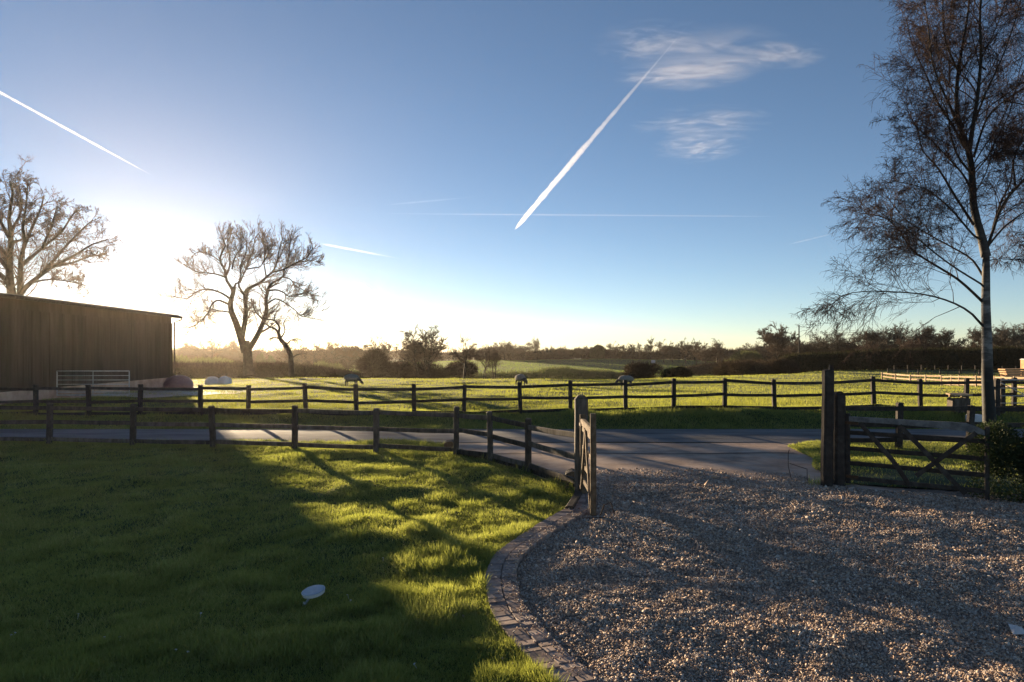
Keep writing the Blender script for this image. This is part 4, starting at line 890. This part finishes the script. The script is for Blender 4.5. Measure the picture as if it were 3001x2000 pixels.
at_tree(1783, 205, 750, 92, 'large round crowned bare tree left of the tall pole', 106, nl=16, low=.3, dens=1.3)
at_tree(1230, 325, 780, 40, 'forked bare tree on the skyline above the green hill', 107, nl=7)
at_tree(1204, 325, 790, 40, 'lower bare tree touching the forked skyline tree', 108, nl=7)
at_tree(1647, 230, 784, 42, 'mid sized bare tree left of the small slate roofed house', 109, nl=10)
at_tree(1618, 225, 796, 60, 'bushy low bare tree left of the mid sized bare tree', 110, nl=12)
at_tree(1496, 320, 778, 16, 'slender wispy tree standing alone near the white tank', 111, nl=5, thick=.5)
at_tree(1302, 325, 803, 44, 'low rounded bare tree on the skyline left of the evergreen clump', 112, nl=9)
at_tree(2168, 150, 760, 84, 'tall bare tree above the dark hedge left of the birch trunk', 113, nl=14)
at_tree(2092, 145, 779, 72, 'brown domed tree in the dark hedge left of the tall bare tree', 114, nl=14)
at_tree(1995, 150, 785, 40, 'small forked tree peeping over the dark hedge', 115, nl=8)
at_tree(693, 235, 795, 34, 'small round bare tree just right of the leaning tree trunk', 116, nl=8)
at_tree(2228, 160, 780, 50, 'bare tree half hidden behind the birch trunk', 117, nl=10)
at_tree(1960, 170, 792, 60, 'bushy bare tree left of the small forked tree over the dark hedge', 118, nl=12)
# the rest of the skyline: copies of two kinds, told apart by nothing
p0 = auto_tree('distant_tree', (gx(1900, 180), 180, g(gx(1900, 180), 180)), 7.0, 7.5, 'small bare tree in the broken line of the distant skyline', 120, M['twig'], nl=9, group='distant skyline trees')
p1 = auto_tree('distant_tree', (gx(1545, 300), 300, g(gx(1545, 300), 300)), 7.5, 10, 'small bare tree in the broken line of the distant skyline', 121, M['twig_grey'], nl=11, group='distant skyline trees', low=.2)
rs = random.Random(4)
for px, d, h in [(1410, 330, 6), (1440, 330, 5.5), (1470, 325, 6), (1525, 300, 7), (1575, 290, 7.5), (1270, 330, 5), (1345, 330, 5), (1180, 330, 6), (1160, 320, 7), (1705, 240, 6.5), (1845, 185, 6), (1872, 185, 6.5), (1925, 175, 7.5), (2030, 165, 7), (2062, 160, 7.5), (2130, 160, 7), (2270, 165, 6.5), (2300, 165, 7.5), (2330, 160, 7), (2400, 160, 8), (2480, 160, 8), (410, 235, 7), (440, 240, 7), (485, 235, 9), (520, 240, 8), (560, 240, 7), (655, 235, 7), (720, 230, 7), (770, 235, 8), (800, 240, 7.5), (830, 240, 7), (1740, 240, 7.5), (1820, 200, 7), (1600, 280, 7.5), (340, 235, 8)]:
    s0 = p0 if rs.random() < .5 else p1; o = copy_tree(s0); x_ = gx(px, d); o.location = (x_, d, g(x_, d) - .3)
    h *= 1.35; k = h / (7.0 if s0 is p0 else 7.5); o.scale = (k * rs.uniform(.9, 1.3), k, k); o.rotation_euler = (0, 0, rs.random() * 6.28)
# pole, house, tank
x_ = gx(1836, 150); z_ = g(x_, 150); r = empty('utility_pole', (x_, 150, z_), 'tall plain pole standing above the dark hedge', 'pole')
zt = E + (HY - 748) * 150 / F - z_
link('shaft', MB().tube([(0, 0, -.3), (0, 0, zt)], [.2, .13], 8).mesh('shaft', True), M['wood_dark'], r)
link('cap', MB().tube([(0, 0, zt - .02), (0, 0, zt + .12)], [.16, .1], 8).mesh('cap'), M['metal'], r)
x_ = gx(1676, 300); z_ = g(x_, 300); r = empty('house', (x_, 300, z_), 'tiny distant house with slate roof among the skyline trees', 'house', None, .5)
link('wall', MB().box((0, 0, 1.6), (7, 5, 3.4)).mesh('wall'), M['render'], r)
rf = link('roof', MB().add([(-3.8, -2.9, 3.2), (3.8, -2.9, 3.2), (3.8, 2.9, 3.2), (-3.8, 2.9, 3.2), (-3.8, 0, 5.6), (3.8, 0, 5.6)], [(0, 1, 5, 4), (2, 3, 4, 5), (0, 4, 3), (1, 2, 5), (3, 2, 1, 0)]).mesh('roof'), M['slate'], r)
c = link('chimney', MB().box((2.9, 0, 5.7), (.7, .6, 1.3)).mesh('chimney'), M['orange'], rf)
x_ = gx(1501, 290); r = empty('water_tank', (x_, 290, g(x_, 290)), 'small white tank by the hedge on the green hill', 'tank')
link('body', MB().box((0, 0, .6), (1.5, 1.1, 1.2), jit=.02).mesh('body'), M['white'], r); link('lid', MB().box((0, 0, 1.25), (1.2, .9, .12)).mesh('lid'), M['white'], r)
# ------------------------------------------------------------------ vapour trails and cirrus, kilometres up
def vol_mat(name, dens, noise=None, g_=.55):
    m, nt, out = new_mat(name); L = nt.links.new
    v = N(nt, 'VolumePrincipled'); v.inputs['Color'].default_value = (.97, .95, .95, 1); v.inputs['Anisotropy'].default_value = g_; v.inputs['Density'].default_value = dens
    if noise:
        tc = N(nt, 'TexCoord'); mp = N(nt, 'Mapping'); mp.inputs['Scale'].default_value = noise[0]; mp.inputs['Rotation'].default_value = (0, 0, noise[2]); L(tc.outputs['Object'], mp.inputs[0])
        oi = N(nt, 'ObjectInfo'); ad = N(nt, 'VectorMath', operation='ADD'); sc_ = N(nt, 'Math', operation='MULTIPLY'); sc_.inputs[1].default_value = 37.0; L(oi.outputs['Random'], sc_.inputs[0])
        L(mp.outputs[0], ad.inputs[0]); L(sc_.outputs[0], ad.inputs[1])
        no = N(nt, 'TexNoise', Scale=1.0, Detail=8.0, Roughness=.64, Distortion=1.3); L(ad.outputs[0], no.inputs['Vector'])
        mr = N(nt, 'MapRange'); mr.inputs[1].default_value = noise[1]; mr.inputs[2].default_value = noise[1] + .3; L(no.outputs['Fac'], mr.inputs[0])
        ln = N(nt, 'VectorMath', operation='LENGTH'); L(tc.outputs['Object'], ln.inputs[0])
        fo = N(nt, 'MapRange'); fo.inputs[1].default_value = .15; fo.inputs[2].default_value = .95; fo.inputs[3].default_value = 1; fo.inputs[4].default_value = 0; L(ln.outputs['Value'], fo.inputs[0])
        p = N(nt, 'Math', operation='POWER'); p.inputs[1].default_value = 1.5; L(mr.outputs[0], p.inputs[0])
        a = N(nt, 'Math', operation='MULTIPLY'); L(p.outputs[0], a.inputs[0]); L(fo.outputs[0], a.inputs[1])
        b = N(nt, 'Math', operation='MULTIPLY'); L(a.outputs[0], b.inputs[0]); b.inputs[1].default_value = dens; L(b.outputs[0], v.inputs['Density'])
    L(v.outputs[0], out.inputs['Volume']); return m
ALT = 8000.0
def sky_pt(px, row, alt=ALT): d = (alt - E) * F / (HY - row); return pt(px, row, d)
def contrail(p0, p1, w0, w1, label, dens, wig=0.0, seed=0, taper=(.15, .1)):
    r = random.Random(seed); A, B = sky_pt(*p0), sky_pt(*p1); n = 260 if wig > .15 else 60; pts = []; rr = []
    for k in range(n + 1):
        a = k / n; p = A.lerp(B, a); d = p.y
        w = (w0 + (w1 - w0) * a) * d / F * .5
        e = min(1, (a / taper[0]) if taper[0] else 1, ((1 - a) / taper[1]) if taper[1] else 1); w *= max(e, .03) ** .7 * (1 + wig * 2.2 * (float(fbm(k * 1.0, seed * 5.0, 7, seed)) - .5) + wig * r.uniform(-.5, .5))
        pts.append(p + Vector((r.uniform(-1, 1), r.uniform(-1, 1), r.uniform(-1, 1))) * w * wig * .7); rr.append(max(w, 2))
    base = pts[0].copy(); m = MB().tube([p - base for p in pts], rr, 10).mesh('contrail', True)
    wm = max(rr); o = link('contrail', m, vol_mat('vapour', dens / (2 * wm))); o.location = base
    return tag(o, label, 'vapour trail')
contrail((1182, 529), (1590, 48), 11, 15, 'broad white vapour trail slanting up across the blue sky', .16, .18, 1, (.12, .4))
contrail((-30, 196), (352, 405), 6, 4, 'crisp thin vapour trail sloping down on the left', .14, .2, 2, (.02, .45))
contrail((850, 491), (1800, 498), 4, 3.5, 'faint level vapour trail crossing under the broad white one', .05, .1, 3, (.3, .15))
contrail((736, 560), (930, 597), 6, 3, 'short faint vapour trail right of the big bare tree crown', .07, .2, 4, (.1, .5))
contrail((826, 650), (900, 704), 5, 3, 'tiny falling vapour trail low in the sky', .2, .2, 5, (.1, .3))
contrail((800, 724), (830, 650), 5, 4, 'tiny rising vapour trail meeting the tiny falling one', .2, .2, 6, (.3, .2))
contrail((880, 472), (1100, 452), 5, 4, 'very faint short vapour trail above the level one', .03, .2, 7, (.3, .4))
contrail((1808, 563), (1920, 536), 4, 4, 'faint vapour trail running into the birch twigs', .04, .2, 8, (.3, .2))
def cirrus(px, row, w, h, rot, label, dens, streak, thr, sl=0.0, seed=0):
    c = sky_pt(px, row, 9000.0); el = math.atan2(c.z, c.y); D = c.length
    bm = bmesh.new(); bmesh.ops.create_icosphere(bm, subdivisions=3, radius=1); m = bpy.data.meshes.new('cirrus_cloud'); bm.to_mesh(m); bm.free()
    o = link('cirrus_cloud', m, vol_mat('cirrus', dens, (streak, thr, sl))); o.location = c
    o.scale = (w / 2 * D / F, h / 2 * D / F / math.sin(el), 220); o.rotation_euler = (0, 0, rot)
    return tag(o, label, 'cloud')
cirrus(1500, 102, 300, 95, .1, 'wispy cirrus streak crossed by the top of the broad vapour trail', .0017, (1.6, 6, .6), .5, .25)
cirrus(1575, 172, 330, 80, -.05, 'lower paler cirrus band just under the wispy crossed streak', .0016, (1.5, 7, .6), .48, -.1)
cirrus(1612, 283, 340, 75, .05, 'small hooked cirrus wisp in mid sky', .0018, (1.6, 6, .6), .5, .05)
cirrus(1608, 340, 230, 75, -.2, 'smallest feathery cirrus wisp under the hooked one', .0017, (1.6, 5, .6), .48, -.4)
cirrus(1640, 130, 330, 130, .1, 'thin pale veil of cirrus between the streak and the band', .0006, (.8, 3, .6), .42, .3)
cirrus(1790, 128, 220, 60, .15, 'faint cirrus smear nearest the birch crown', .0012, (1.1, 2.5, .6), .45, .2)

# ------------------------------------------------------------------ light, sky, camera
SUN_STRENGTH, SKY_STRENGTH, EXPOSURE = 5.0, .056, 1.8
sl = bpy.data.lights.new('sun', 'SUN'); sl.energy = SUN_STRENGTH; sl.angle = math.radians(.55); sl.color = (1.0, .76, .48)
so = bpy.data.objects.new('sun', sl); COL.objects.link(so)
sd = Vector((math.sin(SUN_AZ) * math.cos(SUN_EL), math.cos(SUN_AZ) * math.cos(SUN_EL), math.sin(SUN_EL)))
so.rotation_euler = sd.to_track_quat('Z', 'Y').to_euler(); so.location = (0, 0, 30)
w = bpy.data.worlds.new('World'); SC.world = w; w.use_nodes = True; nt = w.node_tree; nt.nodes.clear()
sk = nt.nodes.new('ShaderNodeTexSky'); sk.sky_type = 'NISHITA'; sk.sun_disc = False; sk.sun_elevation = SUN_EL; sk.sun_rotation = SUN_AZ
sk.air_density = .6; sk.dust_density = .025; sk.ozone_density = 1.6; sk.altitude = 60
bg = nt.nodes.new('ShaderNodeBackground'); bg.inputs['Strength'].default_value = SKY_STRENGTH
ow = nt.nodes.new('ShaderNodeOutputWorld'); tn = nt.nodes.new('ShaderNodeMix'); tn.data_type = 'RGBA'; tn.blend_type = 'MULTIPLY'; tn.inputs['Factor'].default_value = 1; tn.inputs[7].default_value = (1.0, .935, .925, 1)
nt.links.new(sk.outputs[0], tn.inputs[6]); nt.links.new(tn.outputs[2], bg.inputs[0]); nt.links.new(bg.outputs[0], ow.inputs[0])
hb = MB().box((0, 1225, 10), (9000, 2850, 40)); m, nt, out = new_mat('evening_haze')
v = N(nt, 'VolumePrincipled'); v.inputs['Color'].default_value = (.97, .86, .73, 1); v.inputs['Density'].default_value = .0001; v.inputs['Anisotropy'].default_value = .76
nt.links.new(v.outputs[0], out.inputs['Volume']); tag(hb.build('haze', m), kind='stuff')
cd = bpy.data.cameras.new('camera'); cam = bpy.data.objects.new('camera', cd); COL.objects.link(cam)
cam.location = (0, 0, E); cam.rotation_euler = (math.radians(90), 0, 0)
cd.sensor_width = 36; cd.lens = 36 * F / 2353; cd.shift_y = (HY - 784) / 2353; cd.clip_start = .05; cd.clip_end = 200000
SC.camera = cam
SC.render.engine = 'CYCLES'; SC.cycles.max_bounces = 8; SC.cycles.transparent_max_bounces = 16; SC.cycles.use_denoising = True
SC.view_settings.view_transform = 'Standard'; SC.view_settings.look = 'None'; SC.view_settings.exposure = EXPOSURE; SC.view_settings.gamma = 1
